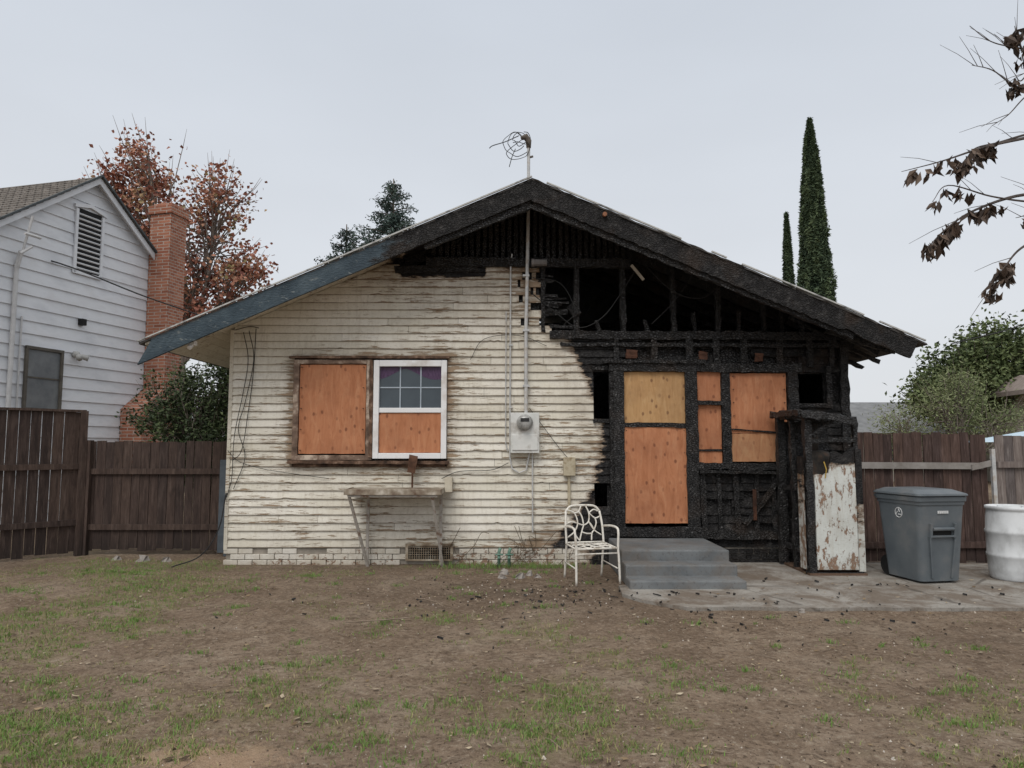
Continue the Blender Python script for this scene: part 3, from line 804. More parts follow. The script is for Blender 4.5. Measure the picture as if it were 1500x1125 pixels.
g=G();g.tube([wp(-1.82,1.9,.08),wp(-1.82,5.3,.08),wp(-1.78,5.6,.12)],.045,8);g.tube([wp(-1.62,1.9,.06),wp(-1.62,4.3,.06)],.02,6);g.tube([wp(-1.82,5.2,.1),wp(-1.80,6.3,.4)],.025,6)
g.tube([wp(-1.95,5.9,.4),wp(-1.6,5.9,.4)],.03,6);g.tube([wp(-1.95,5.5,.3),wp(-1.7,5.7,.3)],.03,6)
g.obj('service_pipes',simple('white_pipe',(.5,.5,.5),(.62,.62,.62)),NH)
g=G();g.beam(wp(-.22,4.42,.08),wp(-.10,4.42,.08),.14,.12,side=(0,0,1));g.obj('vent_hood',simple('black_hood',(.01,.01,.01),(.02,.02,.02)),NH)
g=G();g.tube([wp(-.28,3.68,.03),wp(-.28,3.68,.12)],.07,10);g.tube([wp(-.28,3.66,.12),wp(-.36,3.58,.26)],[.04,.07],8);g.tube([wp(-.26,3.66,.12),wp(-.12,3.60,.26)],[.04,.07],8);g.obj('flood_lamp',simple('lamp_grey',(.35,.35,.34),(.5,.5,.48)),NH,smooth=True)
m,nt,b=start('chimney_brick',.9)
tc=coord(nt);sx=nd(nt,'ShaderNodeSeparateXYZ',None,{0:tc})
u=mt(nt,'ADD',mt(nt,'MULTIPLY',sx.outputs[0],1.0),mt(nt,'MULTIPLY',sx.outputs[1],1.3))
cv=nd(nt,'ShaderNodeCombineXYZ',None,{0:u,1:sx.outputs[2],2:0.}).outputs[0]
bt=nd(nt,'ShaderNodeTexBrick',None,{'Vector':cv,'Scale':1.,'Color1':(.27,.095,.055,1),'Color2':(.42,.18,.11,1),'Mortar':(.42,.35,.30,1),'Mortar Size':.009,'Brick Width':.23,'Row Height':.078,'Bias':0.})
col=mix(nt,ramp(nt,nz(nt,1.5,(1,1,1),5,.7),[(.45,0.),(.7,.45)]),bt.outputs['Color'],(.17,.075,.052))
col=mix(nt,ramp(nt,nz(nt,9,(1,1,1),5,.7),[(.60,0.),(.7,.5)]),col,(.45,.36,.31))
setc(nt,b,col);bump(nt,b,mt(nt,'ADD',mt(nt,'MULTIPLY',bt.outputs['Fac'],-1.),nz(nt,30)),.5,.01);BRK=m
def pris(g,t0,t1,o0,o1,z0,z1,t0b=None):
    t0b=t0 if t0b is None else t0b
    V=[wp(t0,z0,o0),wp(t1,z0,o0),wp(t1,z0,o1),wp(t0,z0,o1),wp(t0b,z1,o0),wp(t1,z1,o0),wp(t1,z1,o1),wp(t0b,z1,o1)]
    g.add(V,[(0,1,2,3),(4,7,6,5),(0,4,5,1),(1,5,6,2),(2,6,7,3),(3,7,4,0)])
g=G()
pris(g,1.10,2.40,.03,.64,0,2.55);pris(g,1.10,2.40,.032,.638,2.55,3.05,1.75)
pris(g,1.78,2.36,.03,.64,3.05,7.5);pris(g,1.74,2.40,-.01,.68,7.5,7.72);pris(g,1.84,2.30,.06,.6,7.72,7.8)
g.obj('brick_chimney',BRK,NH,bevel=.01)

# ================================================================= PROPS
CM=simple('cream_cast_aluminium',(.66,.62,.55),(.76,.73,.66),10,rough=.45,bs=.08,c3=(.5,.44,.36))
K=E('patio_chair',(.97,8.98,.01),math.radians(13))
g=G();w=.255
for s in(-1,1):
    g.tube(spline([(s*(w+.02),-.27,0),(s*(w+.015),-.25,.3),(s*(w+.01),-.24,.42),(s*(w+.02),-.23,.6),(s*(w+.02),-.18,.655),(s*(w+.015),0,.66),(s*(w-.005),.2,.64)],5),.0145,8)
    g.tube(spline([(s*(w-.01),.30,0),(s*(w-.01),.24,.3),(s*(w-.01),.21,.42),(s*(w-.012),.25,.65),(s*(w-.03),.30,.82)],5),.0145,8)
    g.tube([(s*w,-.24,.18),(s*w,.25,.2)],.008,6)
g.tube(spline([(-(w-.03),.30,.82),(-(w-.08),.315,.872),(-.1,.32,.89),(.1,.32,.89),(w-.08,.315,.872),(w-.03,.30,.82)],5),.0145,8)
g.tube([(-w,.215,.44),(w,.215,.44)],.011,8);g.tube([(-w,-.24,.42),(w,-.24,.42)],.013,8)
g.tube([(-w,-.22,.415),(-w,.2,.43)],.012,8);g.tube([(w,-.22,.415),(w,.2,.43)],.012,8)
g.tube([(-w,-.24,.36),(w,-.24,.36)],.009,8)
g.obj('frame',CM,K,smooth=True)
def bp(u,v): return (u*(w-.03),.222+.085*v,.46+.42*v)
g=G()
web=[[(-1,.1),(-.6,.25),(-.35,.5),(-.5,.8),(-.9,.9)],[(-.35,.5),(0,.45),(.3,.55),(.35,.8),(.2,1.)],[(1,.15),(.6,.3),(.3,.55)],[(1,.7),(.7,.65),(.35,.8)],
     [(-.3,0),(-.15,.25),(0,.45)],[(.4,0),(.45,.2),(.6,.3)],[(-.6,.25),(-.45,.1),(-.3,0)],[(-.5,.8),(-.25,.85),(-.1,1.)],[(.6,.3),(.75,.5),(.7,.65)],[(-.15,.25),(.15,.2),(.45,.2)],[(-1,.5),(-.7,.55),(-.35,.5)],[(0,.45),(-.08,.7),(-.25,.85)],[(.35,.8),(.65,.9),(.9,.85)],[(.3,.55),(.45,.45),(.6,.3)]]
for P in web: g.tube(spline([bp(*p) for p in P],5),.0095,6)
g.obj('backrest_lattice',CM,K,smooth=True)
g=G()
for P in web: g.tube(spline([(p[0]*.95*w,-.22+p[1]*.42,.425+.008*math.sin(p[1]*3)) for p in P],5),.0085,6)
for k in range(5): g.tube([(-w+.05+k*.1,-.22,.42),(-w+.07+k*.1,.2,.43)],.007,6)
g.obj('seat_lattice',CM,K,smooth=True)

RUST=simple('rusty_painted_metal',(.11,.06,.035),(.30,.25,.19),6,(1,1,1),c3=(.55,.5,.42),rough=.7,bs=.3)
RUST2=simple('rusty_steel',(.28,.25,.21),(.42,.39,.35),8,c3=(.18,.10,.06),rough=.7,metal=.1)
TB=E('work_table')
g=G();g.box(-2.24,-.96,9.70,10.25,1.06,1.075);g.box(-2.24,-.96,9.685,9.699,1.005,1.082);g.box(-2.255,-2.241,9.685,10.25,1.005,1.082);g.box(-.959,-.945,9.685,10.25,1.005,1.082)
g.obj('table_top',RUST,TB,bevel=.004)
g=G()
g.beam((-2.2,9.73,1.02),(-2.0,10.12,.0),.035,.03);g.beam((-1.08,9.73,1.02),(-.96,10.12,.0),.035,.03)
g.beam((-2.02,10.2,1.04),(-2.03,10.2,.0),.04,.03);g.beam((-1.0,10.2,1.04),(-1.0,10.2,.0),.04,.03)
g.beam((-2.2,9.72,.99),(-1.0,9.72,.99),.03,.02)
g.obj('legs',RUST2,TB)
G().box(-.94,-.84,10.1,10.26,1.02,1.22).obj('wood_block',simple('pale_block',(.5,.44,.34),(.62,.57,.46)),TB)
G().beam((-1.42,10.15,1.28),(-1.38,10.13,1.52),.12,.03,.01).tube([(-1.4,10.15,1.08),(-1.4,10.15,1.3)],.015,6).obj('rusted_tool',simple('dark_rust',(.06,.03,.018),(.15,.075,.045),12),TB)

BN=simple('grey_plastic',(.095,.112,.125),(.12,.138,.15),3,rough=.45,bs=.06,spec=.4,c3=(.16,.168,.172))
BIN=E('trash_bin',(5.05,8.98,.035),math.radians(10),1.07)
def taper(g,wb,db,wt,dt,z0,z1,oy=0,r=.06,n=5):
    def ring(w,dd,z,o):
        L=[]
        for cx,cy,a0 in((w/2-r,dd/2-r,0),(-w/2+r,dd/2-r,90),(-w/2+r,-dd/2+r,180),(w/2-r,-dd/2+r,270)):
            for k in range(n+1):
                a=math.radians(a0+90*k/n);L.append((cx+r*math.cos(a),cy+r*math.sin(a)+o,z))
        return L
    a=ring(wb,db,z0,0);b_=ring(wt,dt,z1,oy);m_=len(a)
    g.add(a+b_,[(i,(i+1)%m_,(i+1)%m_+m_,i+m_) for i in range(m_)]+[tuple(range(m_-1,-1,-1)),tuple(range(m_,2*m_))])
g=G();taper(g,.50,.56,.60,.70,.02,.93);g.obj('body',BN,BIN,bevel=.006)
g=G();taper(g,.64,.74,.645,.75,.90,.955);taper(g,.61,.71,.62,.72,.86,.90);g.obj('rim',BN,BIN,bevel=.006)
g=G();taper(g,.67,.79,.665,.78,.962,.985,r=.07);taper(g,.665,.78,.50,.56,.985,1.03,oy=.03,r=.07);g.obj('lid',BN,BIN,bevel=.008)
g=G();g.tube([(-.26,.42,.93),(.26,.42,.93)],.018,10);g.beam((-.2,.36,.93),(-.2,.43,.93),.03,.03);g.beam((.2,.36,.93),(.2,.43,.93),.03,.03);g.tube([(-.25,.40,.98),(.25,.40,.98)],.022,10)
g.obj('handle_and_hinge',BN,BIN)
g=G()
for s in(-1,1): g.tube([(s*.17,.30,.12),(s*.225,.30,.12)],.115,22)
g.tube([(-.22,.30,.12),(.22,.30,.12)],.012,8)
g.obj('wheels',simple('black_rubber',(.012,.012,.012),(.025,.025,.025)),BIN)
g=G();g.tube([(-.13,-.345,.60),(.13,-.345,.60)],.02,10);g.beam((-.15,-.315,.50),(-.15,-.335,.66),.03,.05);g.beam((.15,-.315,.50),(.15,-.335,.66),.03,.05)
g.beam((-.12,-.285,.06),(-.16,-.325,.52),.02,.03);g.beam((.12,-.285,.06),(.16,-.325,.52),.02,.03);g.beam((-.16,-.33,.52),(.16,-.33,.52),.02,.03)
g.obj('catch_bar',BN,BIN)
g=G();g.box(-.12,.12,-.323,-.318,.53,.585);g.obj('catch_recess',VOID,BIN)
WHT=simple('white_print',(.6,.62,.62),(.7,.7,.7),20,bs=0)
g=G()
for k in range(6): g.box(-.06+k*.023,-.045+k*.023,-.350,-.340,.77,.80)
g.obj('serial_number_print',WHT,BIN)
g=G();P=[]
for k in range(25):
    a=2*math.pi*k/24;yy=-.02+.055*math.cos(a);zz=.76+.055*math.sin(a);P.append((-.3015+(.93-zz)*.058,yy,zz))
g.tube(P,.005,5)
for a0 in(90,210,330):
    a=math.radians(a0);g.tube([(-.2935,-.02+.045*math.cos(a),.76+.045*math.sin(a)),(-.2935,-.02+.02*math.cos(a+1.2),.76+.02*math.sin(a+1.2))],.006,5)
g.obj('emblem',WHT,BIN)

BM=simple('dirty_white_plastic',(.42,.43,.43),(.66,.68,.69),4,(1,1,.6),rough=.5,bs=.08,c3=(.72,.74,.75))
BA=E('plastic_barrel',(6.20,8.98,.035),0,.97)
prof=[(.27,0),(.285,.02),(.285,.06),(.295,.10),(.30,.15),(.305,.27),(.315,.285),(.315,.315),(.305,.33),(.308,.56),(.318,.575),(.318,.605),(.308,.62),(.30,.78),(.29,.84),(.29,.865),(.305,.875),(.305,.91),(.285,.915),(.275,.895),(.0,.89)]
G().lathe(prof,n=48).obj('drum',BM,BA,smooth=True)
G().tube([(.12,-.05,.89),(.12,-.05,.915)],.04,14).tube([(-.13,.05,.89),(-.13,.05,.915)],.03,14).obj('bungs',BM,BA)

# ================================================================= GROUND
def gden(x,y):
    n=noise.noise((x*.55+3,y*.55,0))+.55*noise.noise((x*1.6,y*1.6,3))+.35*noise.noise((x*4.5,y*4.5,7))
    b=.30*cl(-x/4,-1.2,1.)+(.06 if y<6 else 0)-.25*cl((y-8.8)/1.)-.30*cl((x-.3)/1.5)*cl((y-5.2)/1.2)
    if x<-3.5 and y>7: b+=.22
    return n+b-.03
def gm(x,y): return cl((gden(x,y)-.08)/.45)
xs=np.concatenate([[-600,-250,-100,-50,-28,-18,-14,-11.5],np.arange(-10,10.01,.08),[11.5,14,18,28,50,100,250,600]])
ys=np.concatenate([[-600,-200,-60,-20,-8,-3,0,1.5],np.arange(2.6,11.6,.08),[12.5,14,17,22,30,50,100,250,700]])
def gz(x,y):
    f=cl((10.1-y)/.6)
    if x>1.1 and y>7.3: f=0
    return (.030*noise.noise((x*.7,y*.7,0))+.018*noise.noise((x*3,y*3,2))+.011*noise.noise((x*8,y*8,4)))*f-.004+.03*math.exp(-((x+.1)/.5)**2-((y-9.3)/.25)**2)
V=[];A=[];DK=[]
for y in ys:
    for x in xs:
        z=gz(x,y) if abs(x)<10.5 and 2<y<12 else 0
        V.append((x,y,z));A.append(gm(x,y) if 2<y<12 and abs(x)<11 else .25)
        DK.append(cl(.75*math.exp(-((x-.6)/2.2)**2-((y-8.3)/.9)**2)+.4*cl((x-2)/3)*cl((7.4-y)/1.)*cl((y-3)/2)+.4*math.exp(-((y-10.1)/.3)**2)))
nx=len(xs);F=[(j*nx+i,j*nx+i+1,(j+1)*nx+i+1,(j+1)*nx+i) for j in range(len(ys)-1) for i in range(nx-1)]
m,nt,b=start('dirt_ground',.95)
col=ramp(nt,nz(nt,1.1,(1,1,1),5,.7,.4),[(.3,(.215,.155,.108)),(.48,(.30,.222,.158)),(.6,(.36,.278,.205)),(.75,(.42,.34,.26))])
fine=nz(nt,22,(1,1,1),5,.8)
col=mix(nt,ramp(nt,nz(nt,5,(1,1,1),5,.8),[(.44,0.),(.60,.6)]),col,(.165,.118,.084))
col=mix(nt,ramp(nt,fine,[(.54,0.),(.64,.65)]),col,(.47,.40,.31))
col=mix(nt,ramp(nt,fine,[(.37,.75),(.46,0.)]),col,(.085,.062,.046))
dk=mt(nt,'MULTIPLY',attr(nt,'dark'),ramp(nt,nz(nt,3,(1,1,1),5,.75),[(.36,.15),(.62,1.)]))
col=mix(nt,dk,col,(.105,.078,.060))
gr=mt(nt,'MULTIPLY',attr(nt,'grass'),ramp(nt,nz(nt,12,(1,1,1),5,.75),[(.42,0.),(.62,.6)]))
col=mix(nt,gr,col,(.25,.22,.115))
t=coord(nt);sx=nd(nt,'ShaderNodeSeparateXYZ',None,{0:t})
dx=mt(nt,'MULTIPLY',mt(nt,'ADD',sx.outputs[0],1.62),1.2);dy=mt(nt,'MULTIPLY',mt(nt,'SUBTRACT',sx.outputs[1],3.98),2.4)
rr=mt(nt,'SQRT',mt(nt,'ADD',mt(nt,'MULTIPLY',dx,dx),mt(nt,'MULTIPLY',dy,dy)))
sd=ramp(nt,mt(nt,'ADD',rr,mt(nt,'MULTIPLY',mt(nt,'SUBTRACT',nz(nt,9,(1,1,1),5,.85),.5),1.9)),[(.2,.6),(.65,0.)])
col=mix(nt,sd,col,(.55,.38,.25))
setc(nt,b,col);b.inputs['Specular IOR Level'].default_value=.1
bump(nt,b,mt(nt,'ADD',nz(nt,12,(1,1,1),5,.85),mt(nt,'MULTIPLY',fine,.8)),1.,.045)
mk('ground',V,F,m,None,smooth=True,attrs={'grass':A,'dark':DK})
V=[];F=[];RR=[]
def blade(x,y,h,r0):
    a=R(0,6.28);w=R(.002,.004);dx,dy=math.cos(a)*w,math.sin(a)*w
    lx,ly=R(-.8,.8)*h,R(-.8,.8)*h;z=gz(x,y)-.004;n=len(V)
    V.extend([(x-dx,y-dy,z),(x+dx,y+dy,z),(x+lx*.4+dx*.7,y+ly*.4+dy*.7,z+h*.65),(x+lx*.4-dx*.7,y+ly*.4-dy*.7,z+h*.65),(x+lx,y+ly,z+h)])
    F.extend([(n,n+1,n+2,n+3),(n+3,n+2,n+4)]);RR.extend([r0]*5)
def okpos(x,y):
    if y>10.15 and XL<x<4.8: return False
    if x>1.1 and y>7.35: return False
    return True
for i in range(240000):
    y=2.9+ (R(0,1)**1.5)*8.; x=R(-1,1)*(y*.78+.3)
    if not okpos(x,y): continue
    g_=gden(x,y)
    loc=noise.noise((x*6,y*6,9));l2=noise.noise((x*17,y*17,4))
    if g_+loc*.7+l2*.5>.40+R(-.2,.3):
        blade(x,y,R(.008,.030)*(1+.6*cl(g_)),cl(R(0,.6)+.4*loc+.4*cl(g_)))
TF=[(-2.05,5.5),(-1.9,5.6),(-.22,4.35),(-.05,4.4),(.15,4.3),(1.9,4.5),(-6.2,8.7),(-5.6,8.4),(-3.6,6.1),(3.7,4.6),(-1.2,7.0),(-2.9,7.6),(-.45,8.2),(-2.4,4.6),(-3.1,5.0),(-4.4,6.4),(-5.,7.5),(-.6,3.95),(-1.,4.1),(.9,4.0)]
for i in range(170): TF.append((R(-7,4),R(4,9.8)))
for q_,(tx,ty) in enumerate(TF):
    if not okpos(tx,ty): continue
    s=R(.03,.15)
    if q_>=20 and gden(tx,ty)<.0: s*=.4
    for k in range(int(900*s)):
        a=R(0,6.28);q=abs(random.gauss(0,s));blade(tx+q*math.cos(a)*1.4,ty+q*math.sin(a),R(.015,.05),R(.55,1.))
for i in range(900):
    x=random.gauss(R(-1,.9),.15);blade(x,R(9.9,10.15),R(.03,.10),R(.5,1))
GM=leafmat('grass_blades',[(.46,.37,.23),(.33,.29,.14),(.21,.24,.08),(.14,.23,.06),(.17,.31,.07)],.7)
mk('grass',V,F,GM,None,attrs={'rnd':RR})
g=G()
def rock(g,x,y,s,r):
    V=[]
    for k in range(2):
        for j in range(5):
            a=j*1.2566+k*.6;q=s*R(.6,1.1)*(1 if k==0 else .6);V.append((x+q*math.cos(a),y+q*math.sin(a),gz(x,y)-.003+k*s*R(.4,.8)))
    V.append((x,y,gz(x,y)+s*R(.6,.95)))
    F=[(j,(j+1)%5,5+(j+1)%5,5+j) for j in range(5)]+[(5+j,5+(j+1)%5,10) for j in range(5)]
    g.add(V,F,r)
for i in range(17000):
    y=3.+(R(0,1)**1.4)*7.1;x=R(-1,1)*(y*.78+.2)
    if not okpos(x,y): continue
    k=math.exp(-((x-.6)/2.4)**2-((y-8.3)/1.1)**2)
    if random.random()>.4+.6*k+.2*(x>1): continue
    rock(g,x,y,R(.0025,.010)*(1+1.2*k)+(.010 if random.random()<.02 else 0),R(0,.5) if random.random()<.7 else R(.6,1))
g.obj('dirt_clods_and_gravel',leafmat('dirt_clods',[(.035,.026,.02),(.11,.08,.058),(.23,.17,.12),(.36,.29,.21),(.58,.54,.49)],.95))
RK=simple('field_stone',(.17,.155,.14),(.32,.29,.26),6,c3=(.12,.10,.085))
g=G()
for (x,y,s) in((-5.35,10.6,.13),(-5.0,10.55,.09),(.1,9.25,.10),(-.12,9.2,.07),(-5.8,10.7,.08),(.32,9.3,.06),(2.9,7.35,.05),(-.1,9.45,.1),(.22,9.4,.08)): rock(g,x,y,s,.5)
g.obj('stones',RK,E('stones'))
V=[];F=[];RR=[]
for i in range(1700):
    y=3.+(R(0,1)**1.1)*7.3;x=R(-1,1)*(y*.78+.2)
    z=gz(x,y)+.008
    if x>1.3 and y>7.4: z=.042
    if y>8.2 and 1.3<x<2.8: continue
    if y>9.9: continue
    s=R(.006,.022) if random.random()<.88 else R(.02,.036);a=R(0,6.28);n=len(V);c,s_=math.cos(a),math.sin(a)
    for (u,v,w) in((-1,0,.1),(0,-.45,.0),(1,0,.35),(0,.5,.25)):
        V.append((x+s*(u*c-v*s_),y+s*(u*s_+v*c),z+w*s))
    F.append((n,n+1,n+2,n+3));RR+= [random.random()]*4
mk('fallen_leaves',V,F,leafmat('dead_leaf_litter',[(.06,.04,.025),(.16,.11,.06),(.30,.22,.13),(.48,.41,.30),(.12,.08,.05)]),None,attrs={'rnd':RR})
g=G()
for i in range(280):
    y=3.2+R(0,1)*6.5;x=R(-1,1)*y*.75
    if not okpos(x,y): continue
    a=R(0,3.14);l=R(.03,.2);p=(x,y,gz(x,y)+.008);q=(x+l*math.cos(a),y+l*math.sin(a),gz(x,y)+.012);mid=((x+q[0])/2+R(-.02,.02),(y+q[1])/2+R(-.02,.02),p[2]+.008)
    g.tube([p,mid,q],[.0035,.003,.002],5)
g.tube(spline([(-1.55,6.85,.02),(-1.2,6.9,.03),(-.95,7.05,.02)],5),.006,5);g.tube(spline([(-1.0,7.9,.02),(-.8,7.6,.05),(-.7,7.5,.02)],5),.008,5)
g.obj('twigs',simple('twig_bark',(.14,.10,.07),(.30,.24,.18),9),E('twigs'))
g=G()
for i in range(170):
    x=random.gauss(1.6,2.0);y=random.gauss(7.9,.7)
    if 1.3<x<2.75 and y>8.2 or y>9.1: continue
    z=.045 if (x>1.25 and y>7.45) else gz(x,y)+.01
    a=R(0,3.14);l=R(.01,.05)*(2 if random.random()<.08 else 1);g.beam((x,y,z),(x+l*math.cos(a),y+l*math.sin(a),z+R(0,.01)),R(.006,.02),.01,.002,.02)
g.obj('charcoal_pieces',CHAR,E('charcoal_debris'))

# ================================================================= VEGETATION
def leafmesh(name,P,size,mat,parent,rv,droop=0.,aspect=.55):
    P=np.asarray(P);n=len(P);sz=size*rng.uniform(.6,1.3,n)[:,None]
    a=rng.normal(size=(n,3));a[:,2]*=.6
    a/=np.linalg.norm(a,axis=1)[:,None]
    if droop: a=a*(1-droop)+np.array([0,0,-1.])*droop
    a/=np.linalg.norm(a,axis=1)[:,None]
    b=np.cross(a,rng.normal(size=(n,3)));b/=np.linalg.norm(b,axis=1)[:,None]
    c=np.cross(a,b)
    v=np.stack([P-a*sz*.5,P+b*sz*aspect*.5+c*sz*.12,P+a*sz*.5,P-b*sz*aspect*.5+c*sz*.12],1).reshape(-1,3)
    F=np.arange(4*n).reshape(-1,4)
    return mk(name,v.tolist(),F.tolist(),mat,parent,attrs={'rnd':np.repeat(np.clip(rv,0,1),4)})
BARK=simple('bark',(.10,.08,.065),(.19,.155,.13),8,(2,2,.5),bs=.4,c3=(.28,.25,.22))
def airy(name,base,fork,ell,mat,nb,nl,lsize,sig,twig=.02,droop=.15,asp=.8,bk=BARK,r0=.28):
    o=E(name);g=G();P=[];rv=[]
    g.tube(spline([base,((base[0]+fork[0])/2+.1,base[1],(base[2]+fork[2])/2),fork],4),[lerp(r0,r0*.6,i/8) for i in range(9)],9)
    for (cx,cy,cz,rx,rz_) in ell:
        c=Vector((cx,cy,cz));f=Vector(fork);mid=f.lerp(c,.5)+Vector((R(-.3,.3),R(-.3,.3),-.3))
        lp=spline([f,mid,c],5);g.tube(lp,[lerp(r0*.38,.035,i/(len(lp)-1)) for i in range(len(lp))],6)
        for k in range(nb):
            u=rng.normal(size=3);u/=np.linalg.norm(u);q=R(.3,1.12)**.6
            e=Vector((cx+u[0]*rx*q,cy+u[1]*rx*q,cz+u[2]*rz_*q))
            st=lp[random.randint(len(lp)//2,len(lp)-1)]
            m_=st.lerp(e,.55)+Vector((R(-.15,.15),R(-.15,.15),R(0,.2)))
            g.tube([st,m_,e,e+(e-m_)*.35+Vector((0,0,.12))],[twig*1.4,twig,twig*.5,twig*.2],4,cap=False)
            b_=R(0,1);nn2=int(nl*R(.2,1.6))
            for i in range(nn2):
                t_=R(.25,1.2);pp=m_.lerp(e,t_)
                P.append((pp.x+random.gauss(0,sig),pp.y+random.gauss(0,sig),pp.z+random.gauss(0,sig*.8)));rv.append(b_*.7+R(-.1,.35))
    g.obj('trunk_and_branches',bk,o);leafmesh('leaves',P,lsize,mat,o,rv,droop,asp)
    return o
airy('sycamore_tree',(-12.,26,0),(-12.1,26,4.6),[(-13.6,26,12.3,1.45,1.3),(-14.4,26,11.0,1.1,1.1),(-10.9,26,10.9,1.25,1.3),(-13.0,26,10.0,1.7,1.3),(-11.2,26,9.1,1.9,1.3),(-10.0,26,7.9,1.2,.9),(-11.9,26,7.4,1.7,1.0),(-10.9,26,6.3,1.3,.8),(-14.2,26,8.9,1.1,1.0)],
     leafmat('rust_leaves',[(.15,.055,.042),(.29,.115,.080),(.40,.18,.12),(.46,.26,.17),(.28,.24,.11)]),40,30,.165,.22,.022)
def conifer(name,x,y,zt,zb,rmax,mat,nt_=26,lean=0.,dens=1.):
    o=E(name);g=G();g.tube([(x,y,0),(x+lean*.5,y,zt*.6),(x+lean,y,zt)],[.25,.14,.02],8);P=[];rv=[]
    for k in range(nt_):
        t=(k+.5)/nt_;z=lerp(zb,zt-.2,t);rad=rmax*(1-t)**.75+.12
        for j in range(9 if t<.8 else 6):
            a=R(0,6.28);rr=rad*R(.5,1.2);cx=x+lean*z/zt
            tip=Vector((cx+rr*math.cos(a),y+rr*math.sin(a),z+rr*R(-.1,.4)))
            st=Vector((cx,y,z))
            g.tube([st,(st+tip)/2+Vector((0,0,.05)),tip],[.03,.02,.008],4,cap=False)
            base=R(.1,.9)
            for i in range(int(50*dens*(rr+.3))):
                q=R(.15,1.05)**.7;p=st.lerp(tip,q);w=.17*(1.15-q*.6)
                P.append((p.x+random.gauss(0,w),p.y+random.gauss(0,w),p.z+random.gauss(0,w*.6)-R(0,.12)));rv.append(base+R(-.2,.2)-.25*(1-q))
    g.obj('trunk_and_branches',BARK,o);leafmesh('needles',P,.16,mat,o,rv,.25,.35)
    return o
CON=leafmat('conifer_needles',[(.026,.042,.040),(.050,.078,.068),(.075,.112,.096),(.11,.15,.125)])
conifer('conifer_tree',-5.1,30,13.15,6.5,2.7,CON,24)
conifer('conifer_tree',-7.2,30.5,11.3,6.0,2.0,CON,16,dens=.9)
def cypress(name,x,y,zt,rmax,mat,n=16000):
    o=E(name);P=[];rv=[]
    def rad(z):
        t=z/zt;return rmax*min(1.,(t/.12)**.5 if t<.12 else 1)*(1-max(0,(t-.25)/.75)**2.6)*(.85+.15*math.sin(t*7))
    V=[];F=[];ns=14;nzv=40
    for i in range(nzv+1):
        z=zt*.02+zt*.96*i/nzv
        for k in range(ns):
            a=2*math.pi*k/ns;r=rad(z)*.70*(1+.25*noise.noise((math.cos(a)*2,math.sin(a)*2,z*1.5)))
            V.append((x+r*math.cos(a),y+r*math.sin(a),z))
    for i in range(nzv):
        for k in range(ns):F.append((i*ns+k,i*ns+(k+1)%ns,(i+1)*ns+(k+1)%ns,(i+1)*ns+k))
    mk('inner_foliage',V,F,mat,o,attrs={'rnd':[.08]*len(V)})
    for i in range(n):
        z=zt*R(.05,1.)**.85;a=R(0,6.28)
        cn=noise.noise((math.cos(a)*2.2,math.sin(a)*2.2,z*.9));cn2=noise.noise((math.cos(a)*5,math.sin(a)*5,z*2.2))
        r=rad(z)*(.92+.26*cn+.26*cn2)*R(.85,1.06)+.03
        P.append((x+r*math.cos(a),y+r*math.sin(a),z+R(-.1,.1)));rv.append(.45+.6*cn+.6*cn2+R(-.25,.25))
    for i in range(60):
        P.append((x+R(-.08,.08),y+R(-.08,.08),zt+R(-.4,.15)));rv.append(.5)
    leafmesh('foliage_sprays',P,.20,mat,o,rv,.0,.3)
    G().tube([(x,y,0),(x,y,zt*.8)],[.2,.04],8).obj('trunk',BARK,o)
CYP=leafmat('cypress_foliage',[(.026,.042,.027),(.055,.083,.048),(.088,.125,.068),(.125,.165,.085)])
cypress('cypress_tree',12.05,28,14.8,.90,CYP,30000)
cypress('cypress_tree',12.55,32,12.2,.42,CYP,10000)
DG=leafmat('dark_green_leaves',[(.024,.036,.019),(.048,.068,.032),(.075,.102,.044),(.11,.14,.058)])
airy('evergreen_shrub',(-5.6,13.2,0),(-5.6,13.2,1.2),[(-6.25,13.3,2.1,.7,.9),(-5.5,13.1,2.5,.7,.9),(-5.1,12.8,1.6,.7,.9),(-5.0,13.2,3.1,.5,.6),(-5.5,13.3,1.3,.8,.7)],DG,80,60,.085,.11,.008,.1,.5,r0=.07)
GG=leafmat('green_tree_leaves',[(.05,.072,.03),(.09,.12,.05),(.13,.165,.068),(.175,.21,.09)])
airy('green_tree',(22,32,0),(22,32,2.4),[(22.2,32,5.6,2.2,1.7),(19.9,31.5,4.9,1.6,1.5),(24.5,32,5.4,2.,2.2),(18.6,31,3.9,1.2,1.1),(22,31.5,3.6,2.4,1.2)],GG,100,70,.22,.33,.02,.1,.55)
PG=leafmat('feathery_leaves',[(.11,.14,.06),(.17,.20,.09),(.22,.25,.12),(.28,.30,.17)])
airy('feathery_tree',(14,23,0),(14,23,1.2),[(13.9,23,2.7,1.0,1.1),(12.7,23.5,2.1,.9,.9),(15.4,23,2.3,1.0,1.0),(14.4,23,3.5,.6,.6)],PG,60,42,.13,.24,.012,.3,.22,r0=.09)
o=E('distant_trees');P=[];rv=[]
for i in range(16):
    cx,cy,cz,rx,rr_=-30+i*5.2+R(-1,1),60+R(-4,4),R(1.2,2.2),3.4,R(1.5,2.6)
    for k in range(700):
        u=rng.normal(size=3);u/=np.linalg.norm(u);P.append((cx+u[0]*rx,cy+u[1]*rx,cz+u[2]*rr_));rv.append(.4+.4*u[2]+R(-.3,.3))
leafmesh('leaves',P,.7,GG,o,rv,.1,.7)

